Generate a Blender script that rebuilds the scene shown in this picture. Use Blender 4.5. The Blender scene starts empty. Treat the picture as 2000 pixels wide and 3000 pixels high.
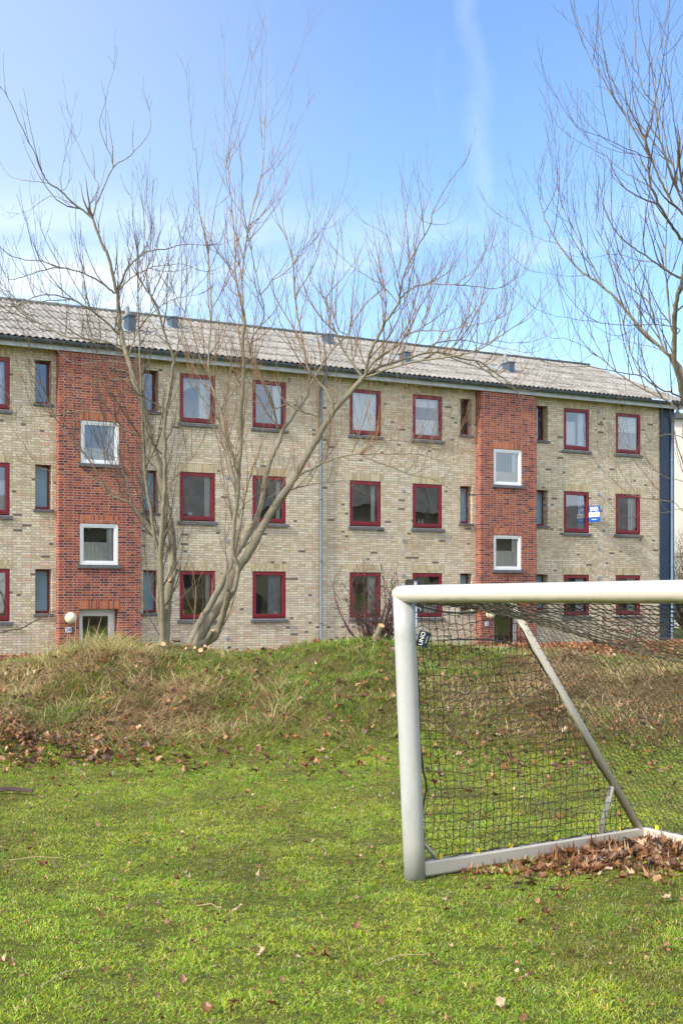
import bpy, math, random
import numpy as np
from mathutils import Vector, Matrix
random.seed(7)
rng = np.random.default_rng(11)
scn = bpy.context.scene
R = math.radians

# ------------------------------------------------------------------ camera
F = 3600.0; CX = 1000.0; HY = 1746.0; EYE = 1.6
cd = bpy.data.cameras.new('camera'); cam = bpy.data.objects.new('camera', cd)
scn.collection.objects.link(cam); scn.camera = cam
cam.location = (0, 0, EYE); cam.rotation_euler = (R(90), 0, 0)
cd.sensor_fit = 'VERTICAL'; cd.sensor_height = 36; cd.sensor_width = 24
cd.lens = F / 3000 * 36; cd.shift_y = (HY - 1500) / 3000
cd.clip_start = 0.1; cd.clip_end = 3000

# ------------------------------------------------------------------ light
SUN_AZ, SUN_EL = 231.0, 33.0     # clockwise from +Y
sd = Vector((math.sin(R(SUN_AZ)) * math.cos(R(SUN_EL)), math.cos(R(SUN_AZ)) * math.cos(R(SUN_EL)), math.sin(R(SUN_EL))))
sl = bpy.data.lights.new('sun', 'SUN'); sl.energy = 2.7; sl.angle = R(4.0); sl.color = (1, .92, .80)
so = bpy.data.objects.new('sun', sl); scn.collection.objects.link(so)
so.rotation_euler = sd.to_track_quat('Z', 'Y').to_euler(); so.location = (-20, -5, 30)
w = bpy.data.worlds.new('World'); scn.world = w; w.use_nodes = True
nt = w.node_tree; nt.nodes.clear()
def wn(t, **k):
    n = nt.nodes.new(t)
    for a, b in k.items(): setattr(n, a, b)
    return n
sky = wn('ShaderNodeTexSky', sky_type='NISHITA', sun_disc=False, sun_elevation=R(SUN_EL), sun_rotation=R(SUN_AZ), air_density=1.0, dust_density=.25, ozone_density=2.6)
bg = wn('ShaderNodeBackground'); bg.inputs[1].default_value = 0.15
out = wn('ShaderNodeOutputWorld'); tc = wn('ShaderNodeTexCoord')
def wmath(op, a, b=None, clamp=False):
    n = wn('ShaderNodeMath', operation=op, use_clamp=clamp)
    for i, v in enumerate((a, b)):
        if v is None: continue
        if isinstance(v, (int, float)): n.inputs[i].default_value = v
        else: nt.links.new(v, n.inputs[i])
    return n.outputs[0]
def wnoise(scale, detail, sc, rough=.55, loc=(0, 0, 0), rot=(0, 0, 0)):
    m = wn('ShaderNodeMapping'); m.inputs['Scale'].default_value = sc; m.inputs['Location'].default_value = loc; m.inputs['Rotation'].default_value = rot
    nt.links.new(tc.outputs['Generated'], m.inputs[0])
    n = wn('ShaderNodeTexNoise'); n.inputs['Scale'].default_value = scale; n.inputs['Detail'].default_value = detail; n.inputs['Roughness'].default_value = rough
    nt.links.new(m.outputs[0], n.inputs['Vector']); return n.outputs['Fac']
def wramp(v, a, b):
    n = wn('ShaderNodeMapRange', interpolation_type='SMOOTHSTEP'); n.inputs[1].default_value = a; n.inputs[2].default_value = b
    nt.links.new(v, n.inputs[0]); return n.outputs[0]
sep = wn('ShaderNodeSeparateXYZ'); nt.links.new(tc.outputs['Generated'], sep.inputs[0])
low = wnoise(3.2, 7, (1, 1, 3.2), .55, (0.35, 0, .1))
lowband = wramp(sep.outputs['Z'], .33, .20)
c1 = wmath('MULTIPLY', wramp(wmath('ADD', low, wmath('MULTIPLY', sep.outputs['X'], -.45)), .44, .62), lowband)
cir = wnoise(2.2, 6, (3.0, 1, .7), .6, (1.9, .2, .3))
c2 = wmath('MULTIPLY', wramp(cir, .58, .80), .35)
veil = wmath('MULTIPLY', wramp(sep.outputs['X'], .12, -.34), .34)
az = wmath('DIVIDE', sep.outputs['X'], sep.outputs['Y']); wob = wmath('MULTIPLY', wmath('SUBTRACT', wnoise(4, 5, (1, 1, 1), .6, (3, 1, 0)), .5), .10)
streak = wramp(wmath('ABSOLUTE', wmath('ADD', wmath('SUBTRACT', az, .112), wob)), .015, .0)
c3 = wmath('MULTIPLY', wmath('MULTIPLY', streak, wramp(wnoise(7, 4, (1, 1, .5), .6, (5, 2, 0)), .35, .65)), wmath('MULTIPLY', wramp(sep.outputs['Z'], .18, .30), .15))
cm = wmath('ADD', wmath('MAXIMUM', wmath('MAXIMUM', c1, c2), c3), veil, True)
cm = wmath('MULTIPLY', cm, .92)
mx = wn('ShaderNodeMix', data_type='RGBA'); mx.inputs[7].default_value = (4.3, 4.7, 5.2, 1)
nt.links.new(cm, mx.inputs[0]); tn = wn('ShaderNodeMix', data_type='RGBA', blend_type='MULTIPLY'); tn.inputs[0].default_value = 1; tn.inputs[7].default_value = (.80, .865, .98, 1); nt.links.new(sky.outputs[0], tn.inputs[6]); nt.links.new(tn.outputs[2], mx.inputs[6])
# thin bright cloud added as soft fill, out of frame behind the camera
fill_cloud = wmath('MULTIPLY', wramp(sep.outputs['Y'], .15, -.45), wramp(wnoise(1.6, 5, (1, 1, 1.6), .55, (7, 3, 1)), .30, .60)); fill_cloud = wmath('MULTIPLY', fill_cloud, .80)
m2 = wn('ShaderNodeMix', data_type='RGBA'); m2.inputs[7].default_value = (8.6, 8.4, 8.0, 1); nt.links.new(fill_cloud, m2.inputs[0]); nt.links.new(mx.outputs[2], m2.inputs[6])
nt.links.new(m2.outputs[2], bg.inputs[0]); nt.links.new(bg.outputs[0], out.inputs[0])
scn.view_settings.view_transform = 'Standard'; scn.view_settings.look = 'None'
scn.view_settings.gamma = 1; scn.view_settings.exposure = 0.92
scn.render.engine = 'CYCLES'
scn.cycles.max_bounces = 8; scn.cycles.transparent_max_bounces = 12; scn.cycles.caustics_reflective = False; scn.cycles.caustics_refractive = False

# ------------------------------------------------------------------ helpers
def link(o, parent=None):
    scn.collection.objects.link(o)
    if parent is not None: o.parent = parent
    return o
def tag(o, label=None, cat=None, group=None, kind=None):
    for k, v in (('label', label), ('category', cat), ('group', group), ('kind', kind)):
        if v: o[k] = v
    return o
def thing(name, label, cat, loc=(0, 0, 0), rz=0, group=None):
    o = bpy.data.objects.new(name, None); o.empty_display_size = .2
    o.location = loc; o.rotation_euler = (0, 0, rz); link(o); return tag(o, label, cat, group)
class MB:
    def __init__(s): s.v = []; s.f = []; s.m = []; s.c = []
    def quad(s, *p, mi=0):
        n = len(s.v); s.v += [tuple(q) for q in p]; s.f.append(tuple(range(n, n + len(p)))); s.m.append(mi)
    def box(s, x0, x1, y0, y1, z0, z1, mi=0):
        n = len(s.v)
        s.v += [(x, y, z) for z in (z0, z1) for y in (y0, y1) for x in (x0, x1)]
        for f in ((0, 2, 3, 1), (4, 5, 7, 6), (0, 1, 5, 4), (2, 6, 7, 3), (0, 4, 6, 2), (1, 3, 7, 5)):
            s.f.append(tuple(n + i for i in f)); s.m.append(mi)
    def ring(s, x0, x1, z0, z1, wl, wt, wb, y0, y1, mi=0):   # picture-frame, mitred
        a = [(x0, z0), (x1, z0), (x1, z1), (x0, z1)]; b = [(x0 + wl, z0 + wb), (x1 - wl, z0 + wb), (x1 - wl, z1 - wt), (x0 + wl, z1 - wt)]
        n = len(s.v)
        for y in (y0, y1): s.v += [(p[0], y, p[1]) for p in a] + [(p[0], y, p[1]) for p in b]
        for i in range(4):
            j = (i + 1) % 4
            for f in ((i, j, 4 + j, 4 + i), (8 + j, 8 + i, 12 + i, 12 + j), (i, 8 + i, 8 + j, j), (4 + i, 4 + j, 12 + j, 12 + i)):
                s.f.append(tuple(n + q for q in f)); s.m.append(mi)
    def tube(s, pts, rad, k=8, cap=True, mi=0, asp=1.0, up=None):
        pts = [Vector(p) for p in pts]; n0 = len(s.v); N = len(pts)
        if not hasattr(rad, '__len__'): rad = [rad] * N
        t0 = (pts[1] - pts[0]).normalized()
        u = Vector(up) if up else (Vector((0, 0, 1)) if abs(t0.z) < .9 else Vector((1, 0, 0)))
        for i, p in enumerate(pts):
            t = pts[min(i + 1, N - 1)] - pts[max(i - 1, 0)]
            if t.length < 1e-9: t = t0
            t.normalize(); a = u.cross(t)
            if a.length < 1e-6: a = Vector((1, 0, 0)).cross(t)
            a.normalize(); b = t.cross(a); u = b.copy() if not up else u
            for j in range(k):
                w_ = 2 * math.pi * j / k
                s.v.append(tuple(p + a * (math.cos(w_) * rad[i] * asp) + b * (math.sin(w_) * rad[i])))
        for i in range(N - 1):
            for j in range(k):
                s.f.append((n0 + i * k + j, n0 + i * k + (j + 1) % k, n0 + (i + 1) * k + (j + 1) % k, n0 + (i + 1) * k + j)); s.m.append(mi)
        if cap:
            s.f.append(tuple(n0 + j for j in reversed(range(k)))); s.f.append(tuple(n0 + (N - 1) * k + j for j in range(k))); s.m += [mi, mi]
    def lathe(s, c, prof, k=16, mi=0):     # prof (r,z)
        n0 = len(s.v)
        for r, z in prof:
            for j in range(k): s.v.append((c[0] + r * math.cos(2 * math.pi * j / k), c[1] + r * math.sin(2 * math.pi * j / k), c[2] + z))
        for i in range(len(prof) - 1):
            for j in range(k): s.f.append((n0 + i * k + j, n0 + i * k + (j + 1) % k, n0 + (i + 1) * k + (j + 1) % k, n0 + (i + 1) * k + j)); s.m.append(mi)
    def build(s, name, mat, parent=None, smooth=False, loc=None):
        me = bpy.data.meshes.new(name); me.from_pydata(s.v, [], s.f)
        for m in (mat if isinstance(mat, (list, tuple)) else [mat]): me.materials.append(m)
        if any(s.m): me.polygons.foreach_set('material_index', s.m)
        if smooth: me.polygons.foreach_set('use_smooth', [True] * len(me.polygons))
        me.update(); o = bpy.data.objects.new(name, me)
        if loc: o.location = loc
        return link(o, parent)
def npmesh(name, V, Q, mat, col=None, parent=None, T=None, smooth=False):
    """V (n,3); Q (m,4) quads; T (k,3) tris; col (n,3)"""
    me = bpy.data.meshes.new(name); nq = 0 if Q is None else len(Q); ntr = 0 if T is None else len(T)
    me.vertices.add(len(V)); me.vertices.foreach_set('co', np.asarray(V, dtype=np.float32).ravel())
    loops = np.concatenate([x.ravel() for x in (Q, T) if x is not None and len(x)]).astype(np.int32)
    me.loops.add(len(loops)); me.loops.foreach_set('vertex_index', loops)
    me.polygons.add(nq + ntr)
    st = np.concatenate([np.arange(nq) * 4, nq * 4 + np.arange(ntr) * 3]).astype(np.int32)
    tot = np.concatenate([np.full(nq, 4), np.full(ntr, 3)]).astype(np.int32)
    me.polygons.foreach_set('loop_start', st)
    try: me.polygons.foreach_set('loop_total', tot)
    except Exception: pass
    if smooth: me.polygons.foreach_set('use_smooth', np.ones(nq + ntr, dtype=bool))
    if col is not None:
        a = me.color_attributes.new('col', 'FLOAT_COLOR', 'POINT')
        c4 = np.ones((len(V), 4), dtype=np.float32); c4[:, :3] = col; a.data.foreach_set('color', c4.ravel())
    me.materials.append(mat); me.update(calc_edges=True); me.validate()
    return link(bpy.data.objects.new(name, me), parent)

# ------------------------------------------------------------------ materials
class NT:
    def __init__(s, name):
        s.m = bpy.data.materials.new(name); s.m.use_nodes = True; s.t = s.m.node_tree; s.t.nodes.clear()
        s.o = s.n('ShaderNodeOutputMaterial')
    def n(s, t, **k):
        q = s.t.nodes.new(t)
        for a, b in k.items(): setattr(q, a, b)
        return q
    def l(s, a, b): s.t.links.new(a, b)
    def coord(s, kind='Object', scale=(1, 1, 1), loc=(0, 0, 0), rot=(0, 0, 0)):
        c = s.n('ShaderNodeTexCoord'); m = s.n('ShaderNodeMapping'); m.inputs['Scale'].default_value = scale; m.inputs['Location'].default_value = loc; m.inputs['Rotation'].default_value = rot
        s.l(c.outputs[kind], m.inputs[0]); return m.outputs[0]
    def noise(s, v, scale, detail=4, rough=.55):
        q = s.n('ShaderNodeTexNoise'); q.inputs['Scale'].default_value = scale; q.inputs['Detail'].default_value = detail; q.inputs['Roughness'].default_value = rough
        if v is not None: s.l(v, q.inputs['Vector'])
        return q.outputs['Fac']
    def ramp(s, v, stops, interp='LINEAR'):
        q = s.n('ShaderNodeValToRGB'); cr = q.color_ramp; cr.interpolation = interp
        while len(cr.elements) < len(stops): cr.elements.new(.5)
        for e, (p, c) in zip(cr.elements, stops):
            e.position = p; e.color = (*c, 1) if len(c) == 3 else c
        s.l(v, q.inputs[0]); return q.outputs[0]
    def mix(s, f, a, b, bt='MIX'):
        q = s.n('ShaderNodeMix', data_type='RGBA', blend_type=bt)
        for i, v in ((0, f), (6, a), (7, b)):
            if isinstance(v, (int, float)): q.inputs[i].default_value = v
            elif isinstance(v, tuple): q.inputs[i].default_value = (*v, 1)
            else: s.l(v, q.inputs[i])
        return q.outputs[2]
    def bump(s, h, st=.3, d=.01):
        q = s.n('ShaderNodeBump'); q.inputs['Strength'].default_value = st; q.inputs['Distance'].default_value = d; s.l(h, q.inputs['Height']); return q.outputs[0]
    def pbr(s, col, rough=.6, metal=0, normal=None, spec=.5, **k):
        q = s.n('ShaderNodeBsdfPrincipled')
        if isinstance(col, tuple): q.inputs['Base Color'].default_value = (*col, 1)
        else: s.l(col, q.inputs['Base Color'])
        if isinstance(rough, (int, float)): q.inputs['Roughness'].default_value = rough
        else: s.l(rough, q.inputs['Roughness'])
        q.inputs['Metallic'].default_value = metal; q.inputs['Specular IOR Level'].default_value = spec
        if normal is not None: s.l(normal, q.inputs['Normal'])
        s.l(q.outputs[0], s.o.inputs[0]); return q
def simple(name, col, rough=.6, metal=0, var=.25, scale=8, bump=0, spec=.5):
    t = NT(name); v = t.coord(); n = t.noise(v, scale, 5)
    c = t.ramp(n, [(.3, tuple(x * (1 - var) for x in col)), (.7, tuple(min(1, x * (1 + var)) for x in col))])
    t.pbr(c, rough, metal, t.bump(t.noise(v, scale * 6, 3), bump) if bump else None, spec); return t.m
def brick_mat(name, stops, mortar, soldier=False, dirt=(.5, .42, .3)):
    t = NT(name); c = t.n('ShaderNodeTexCoord'); s = t.n('ShaderNodeSeparateXYZ'); t.l(c.outputs['Object'], s.inputs[0])
    ad = t.n('ShaderNodeMath', operation='ADD'); t.l(s.outputs[0], ad.inputs[0]); t.l(s.outputs[1], ad.inputs[1])
    cb = t.n('ShaderNodeCombineXYZ')
    if soldier: t.l(ad.outputs[0], cb.inputs[1]); t.l(s.outputs[2], cb.inputs[0])
    else: t.l(ad.outputs[0], cb.inputs[0]); t.l(s.outputs[2], cb.inputs[1])
    # slight waviness of the courses
    wv = t.n('ShaderNodeTexNoise'); wv.inputs['Scale'].default_value = 1.3; t.l(c.outputs['Object'], wv.inputs['Vector'])
    va = t.n('ShaderNodeVectorMath', operation='MULTIPLY_ADD'); t.l(wv.outputs['Color'], va.inputs[0]); va.inputs[1].default_value = (.02, .02, 0); t.l(cb.outputs[0], va.inputs[2])
    b = t.n('ShaderNodeTexBrick'); b.offset = 0.0 if soldier else .25; b.offset_frequency = 2; b.squash = 1 if soldier else .5; b.squash_frequency = 2
    b.inputs['Color1'].default_value = (0, 0, 0, 1); b.inputs['Color2'].default_value = (1, 1, 1, 1); b.inputs['Mortar'].default_value = (.5, .5, .5, 1)
    b.inputs['Scale'].default_value = 1; b.inputs['Mortar Size'].default_value = .0075; b.inputs['Mortar Smooth'].default_value = .3; b.inputs['Bias'].default_value = 0
    b.inputs['Brick Width'].default_value = .24 if not soldier else .6; b.inputs['Row Height'].default_value = .0667
    t.l(va.outputs[0], b.inputs['Vector'])
    bc = t.ramp(b.outputs['Color'], stops, 'CONSTANT')
    v = c.outputs['Object']
    fine = t.noise(v, 26, 4, .7); bc = t.mix(.55, bc, t.ramp(fine, [(.25, (.55, .55, .55)), (.75, (1.35, 1.35, 1.35))]), 'MULTIPLY')
    sc = t.n('ShaderNodeMapping'); sc.inputs['Scale'].default_value = (.25, .25, .7); t.l(v, sc.inputs[0])
    big = t.noise(sc.outputs[0], 1.2, 5, .6)
    bc = t.mix(t.ramp(big, [(.5, (0, 0, 0)), (.68, (.55, .55, .55))]), bc, t.mix(1.0, bc, dirt, 'MULTIPLY'))
    st = t.n('ShaderNodeMapping'); st.inputs['Scale'].default_value = (2.2, 2.2, .18); t.l(v, st.inputs[0]); sn = t.noise(st.outputs[0], 1.6, 5, .7)
    bc = t.mix(t.ramp(sn, [(.54, (0, 0, 0)), (.70, (.5, .5, .5))]), bc, t.mix(1.0, bc, (.72, .68, .62), 'MULTIPLY'))
    mn = t.noise(v, 3, 4); mc = t.mix(t.ramp(mn, [(.35, (0, 0, 0)), (.65, (1, 1, 1))]), mortar, tuple(x * .62 for x in mortar))
    col = t.mix(b.outputs['Fac'], bc, mc)
    inv = t.n('ShaderNodeMath', operation='SUBTRACT'); inv.inputs[0].default_value = 1; t.l(b.outputs['Fac'], inv.inputs[1])
    ad2 = t.n('ShaderNodeMath', operation='MULTIPLY_ADD'); t.l(fine, ad2.inputs[0]); ad2.inputs[1].default_value = .5; t.l(inv.outputs[0], ad2.inputs[2])
    t.pbr(col, .88, 0, t.bump(ad2.outputs[0], .5, .012), .25); return t.m
YB = [(0, (.17, .14, .12)), (.012, (.54, .45, .31)), (.14, (.65, .555, .395)), (.38, (.71, .63, .475)), (.5, (.57, .50, .41)), (.62, (.64, .49, .40)), (.74, (.71, .64, .51)), (.88, (.51, .44, .28)), (.96, (.62, .42, .31))]
RB = [(0, (.15, .05, .05)), (.08, (.27, .068, .048)), (.32, (.34, .085, .048)), (.5, (.19, .048, .045)), (.62, (.38, .115, .055)), (.78, (.11, .035, .04)), (.87, (.30, .08, .055))]
M = {}
M['yellow_brick'] = brick_mat('yellow_brick', YB, (.37, .345, .31), dirt=(.76, .69, .57))
M['yellow_soldier'] = brick_mat('yellow_soldier', [(0, (.45, .36, .22)), (.25, (.58, .48, .30)), (.5, (.62, .53, .36)), (.75, (.5, .4, .25))], (.46, .42, .36), True, (.7, .62, .45))
M['red_brick'] = brick_mat('red_brick', RB, (.48, .36, .32), dirt=(.72, .62, .58))
M['red_soldier'] = brick_mat('red_soldier', [(0, (.30, .08, .06)), (.25, (.45, .14, .07)), (.6, (.5, .17, .08)), (.85, (.26, .08, .06))], (.45, .3, .25), True, (.8, .7, .6))
M['red_frame'] = simple('red_frame_paint', (.20, .016, .030), .42, var=.15, spec=.4)
M['white_frame'] = simple('white_frame_paint', (.78, .80, .83), .4, var=.05)
M['sill'] = simple('slate_sill', (.12, .125, .14), .8, var=.35, scale=14, bump=.3)
M['gutter'] = simple('gutter_zinc', (.095, .125, .155), .5, .3, var=.25)
M['fascia'] = simple('fascia_paint', (.42, .455, .49), .6, var=.2, scale=3)
M['downpipe'] = simple('downpipe_paint', (.13, .18, .23), .5, var=.15)
M['blue_clad'] = simple('blue_cladding', (.016, .035, .075), .45, var=.12, scale=2)
M['blue_vent'] = simple('blue_vent_metal', (.055, .10, .15), .5, var=.2, scale=5)
M['dark'] = simple('interior_dark', (.05, .05, .055), .9)
M['room'] = simple('interior_wall', (.22, .21, .20), .9, var=.3, scale=.8)
M['curtain'] = simple('white_curtain', (.86, .86, .85), .9, var=.05)
M['blue_curtain'] = simple('blue_curtain', (.25, .33, .48), .9, var=.1)
M['cream_curtain'] = simple('cream_curtain', (.62, .55, .40), .9, var=.1)
M['plate'] = simple('enamel_white', (.8, .8, .78), .35, var=.04)
M['blue_print'] = simple('blue_print', (.01, .11, .50), .45, var=.05)
M['navy'] = simple('navy_fabric', (.008, .022, .045), .7, var=.2, scale=60)
M['ink'] = simple('dark_ink', (.02, .03, .06), .6)
M['white_ink'] = simple('white_ink', (.8, .8, .8), .6, var=.03)
M['black'] = simple('black_metal', (.02, .022, .025), .5)
M['vent_grey'] = simple('vent_disc_grey', (.28, .30, .33), .5, var=.15)
M['door'] = simple('door_dark', (.03, .02, .018), .35)
M['alu'] = simple('galvanised', (.50, .52, .54), .45, .5, var=.15)
M['yellow_clip'] = simple('yellow_plastic', (.80, .70, .03), .45)
M['pot'] = simple('white_pot', (.7, .7, .7), .4)
M['plaster'] = simple('cream_plaster', (.74, .69, .62), .9, var=.05, scale=.6)
M['plaster_b'] = simple('beige_render', (.34, .29, .20), .9, var=.3, scale=.5)
M['tan_brick'] = simple('pale_trim', (.45, .40, .34), .9, var=.2, scale=2)
M['berry'] = simple('red_berry', (.30, .015, .02), .4)
M['cutwood'] = simple('fresh_cut_wood', (.66, .42, .20), .85, var=.25, scale=30)
M['concrete'] = simple('concrete_grey', (.32, .34, .38), .8, var=.2, scale=3)
# globe lamp glass
M['globe'] = simple('opal_glass', (.72, .70, .50), .3, var=.05)
# window glass: partly see-through, partly mirror
t = NT('window_glass'); fr = t.n('ShaderNodeFresnel'); fr.inputs[0].default_value = 1.55
v = t.coord('Object', (1, 1, 1)); bn = t.bump(t.noise(v, 1.3, 2), .05, .05)
gl = t.n('ShaderNodeBsdfGlossy'); gl.inputs['Roughness'].default_value = .02; gl.inputs['Color'].default_value = (.9, .95, 1, 1); t.l(bn, gl.inputs['Normal'])
tr = t.n('ShaderNodeBsdfTransparent'); tr.inputs[0].default_value = (.95, .97, .98, 1)
sq = t.n('ShaderNodeMath', operation='MULTIPLY_ADD', use_clamp=True); t.l(fr.outputs[0], sq.inputs[0]); sq.inputs[1].default_value = 2.6; sq.inputs[2].default_value = .07
ms = t.n('ShaderNodeMixShader'); t.l(sq.outputs[0], ms.inputs[0]); t.l(tr.outputs[0], ms.inputs[1]); t.l(gl.outputs[0], ms.inputs[2]); t.l(ms.outputs[0], t.o.inputs[0]); M['glass'] = t.m
# frosted glass for the narrow windows
M['frost'] = simple('obscured_glass', (.17, .28, .38), .22, var=.15, scale=2, spec=.8)
# roof
t = NT('corrugated_cement'); v = t.coord('Object'); n1 = t.noise(v, 1.1, 6, .65); n2 = t.noise(v, 14, 5, .7); n3 = t.noise(t.coord('Object', (1, .25, 1)), 5, 5, .65)
c = t.ramp(n1, [(.3, (.22, .21, .19)), (.5, (.32, .305, .28)), (.7, (.40, .385, .355))])
c = t.mix(t.ramp(n3, [(.48, (0, 0, 0)), (.60, (.7, .7, .7))]), c, (.17, .155, .125))
c = t.mix(t.ramp(n2, [(.58, (0, 0, 0)), (.7, (.75, .75, .75))]), c, (.11, .105, .095))
t.pbr(c, .95, 0, t.bump(n2, .3, .01), .2); M['roof'] = t.m
# aluminium goal tube, with a darker olive underside and scuffs low down
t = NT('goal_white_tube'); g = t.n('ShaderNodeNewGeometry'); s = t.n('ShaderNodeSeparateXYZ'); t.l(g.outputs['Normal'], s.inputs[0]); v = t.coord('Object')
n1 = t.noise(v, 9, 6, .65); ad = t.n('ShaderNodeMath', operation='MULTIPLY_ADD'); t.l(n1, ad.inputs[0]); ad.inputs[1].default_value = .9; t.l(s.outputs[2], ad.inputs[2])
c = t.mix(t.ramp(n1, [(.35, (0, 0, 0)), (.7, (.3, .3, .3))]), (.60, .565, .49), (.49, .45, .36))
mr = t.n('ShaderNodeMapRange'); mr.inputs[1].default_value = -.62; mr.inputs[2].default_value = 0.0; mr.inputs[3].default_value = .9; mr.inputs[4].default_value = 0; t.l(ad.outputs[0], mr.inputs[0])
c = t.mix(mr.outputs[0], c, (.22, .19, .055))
n2 = t.noise(v, 40, 6, .8); c = t.mix(t.ramp(n2, [(.62, (0, 0, 0)), (.72, (.45, .45, .45))]), c, (.30, .30, .24))
t.pbr(c, .33, 0, None, .5); M['goal'] = t.m
t = NT('goal_bare_aluminium'); v = t.coord('Object'); n1 = t.noise(t.coord('Object', (1, 1, .3)), 16, 6, .7); n2 = t.noise(v, 3.5, 5)
c = t.mix(t.ramp(n1, [(.45, (0, 0, 0)), (.75, (.5, .5, .5))]), (.52, .53, .54), (.38, .39, .36))
c = t.mix(t.ramp(n2, [(.58, (0, 0, 0)), (.72, (.4, .4, .4))]), c, (.34, .36, .26))
sz = t.n('ShaderNodeSeparateXYZ'); t.l(t.coord('Object'), sz.inputs[0]); zn = t.n('ShaderNodeMath', operation='MULTIPLY_ADD'); t.l(n1, zn.inputs[0]); zn.inputs[1].default_value = -.4; t.l(sz.outputs[2], zn.inputs[2])
c = t.mix(t.ramp(zn.outputs[0], [(0, (.35, .35, .35)), (.35, (0, 0, 0))]), c, (.24, .23, .15))
n9 = t.noise(t.coord('Object', (1, 1, .08)), 90, 3, .8); c = t.mix(t.ramp(n9, [(.66, (0, 0, 0)), (.70, (.5, .5, .5))]), c, (.25, .25, .22))
t.pbr(c, .36, .15, t.bump(n1, .05), .5); M['post'] = t.m
M['net'] = simple('net_cord', (.10, .088, .058), .9, var=.6, scale=3)
# bark
def bark(name, a, b, sp):
    t = NT(name); v = t.coord('Object'); n1 = t.noise(v, 3.2, 5); n2 = t.noise(t.coord('Object', (1, 1, .45)), 42, 4, .7)
    c = t.ramp(n1, [(.3, a), (.7, b)]); c = t.mix(t.ramp(n2, [(.55, (0, 0, 0)), (.68, (.6, .6, .6))]), c, sp)
    n3 = t.noise(t.coord('Object', (1, 1, 2.5)), 10, 4, .7); c = t.mix(t.ramp(n3, [(.58, (0, 0, 0)), (.72, (.55, .55, .55))]), c, tuple(x * .45 for x in a))
    t.pbr(c, .85, 0, t.bump(n2, .35, .004), .25); return t.m
M['bark'] = bark('smooth_bark', (.18, .158, .11), (.285, .255, .18), (.47, .45, .37))
M['bark_r'] = bark('brown_bark', (.15, .125, .08), (.24, .20, .135), (.36, .32, .24))
t = NT('twig_bark'); v = t.coord('Object'); n1 = t.noise(v, .9, 3); c = t.ramp(n1, [(.35, (.20, .155, .10)), (.5, (.25, .175, .11)), (.65, (.33, .18, .085))]); t.pbr(c, .8, 0, None, .3); M['twig'] = t.m
t = NT('twig_dark'); v = t.coord('Object'); n1 = t.noise(v, .9, 3); c = t.ramp(n1, [(.35, (.09, .07, .05)), (.65, (.15, .105, .07))]); t.pbr(c, .8, 0, None, .3); M['twig_d'] = t.m
M['twig_k'] = simple('dark_stems', (.075, .045, .04), .8, var=.3)
# vegetation with one colour per blade or leaf
def veg(name, trans, rough=.7):
    t = NT(name); a = t.n('ShaderNodeAttribute', attribute_name='col'); d = t.n('ShaderNodeBsdfDiffuse'); tl = t.n('ShaderNodeBsdfTranslucent'); g = t.n('ShaderNodeBsdfGlossy')
    g.inputs['Roughness'].default_value = .45; g.inputs[0].default_value = (.8, .85, .7, 1)
    t.l(a.outputs['Color'], d.inputs[0]); t.l(a.outputs['Color'], tl.inputs[0])
    m1 = t.n('ShaderNodeMixShader'); m1.inputs[0].default_value = trans; t.l(d.outputs[0], m1.inputs[1]); t.l(tl.outputs[0], m1.inputs[2])
    m2 = t.n('ShaderNodeMixShader'); m2.inputs[0].default_value = .05; t.l(m1.outputs[0], m2.inputs[1]); t.l(g.outputs[0], m2.inputs[2]); t.l(m2.outputs[0], t.o.inputs[0]); return t.m
M['grass'] = veg('grass_blade', .45); M['leaf'] = veg('dry_leaf', .18)
# ground
t = NT('lawn_soil'); v = t.coord('Object'); n1 = t.noise(v, .8, 6, .6); n2 = t.noise(v, 18, 5, .7)
n3 = t.noise(v, 70, 4, .8); n4 = t.noise(v, 260, 3, .8)
c = t.ramp(n1, [(.35, (.15, .20, .025)), (.55, (.21, .25, .035)), (.7, (.19, .17, .05))]); c = t.mix(t.ramp(n2, [(.42, (0, 0, 0)), (.62, (.85, .85, .85))]), c, (.085, .070, .030))
c = t.mix(t.ramp(n3, [(.50, (0, 0, 0)), (.62, (.8, .8, .8))]), c, (.055, .046, .020)); c = t.mix(t.ramp(n4, [(.56, (0, 0, 0)), (.66, (.7, .7, .7))]), c, (.34, .33, .10))
sz = t.n('ShaderNodeSeparateXYZ'); t.l(v, sz.inputs[0]); zz_ = t.n('ShaderNodeMath', operation='MULTIPLY_ADD'); t.l(n2, zz_.inputs[0]); zz_.inputs[1].default_value = .3; t.l(sz.outputs[2], zz_.inputs[2])
th = t.ramp(n3, [(.35, (.055, .038, .022)), (.6, (.18, .125, .065))]); c = t.mix(t.ramp(zz_.outputs[0], [(.22, (0, 0, 0)), (.42, (.85, .85, .85))]), c, th)
t.pbr(c, .95, 0, t.bump(n3, 1.0, .02), .1); M['ground'] = t.m

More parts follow.
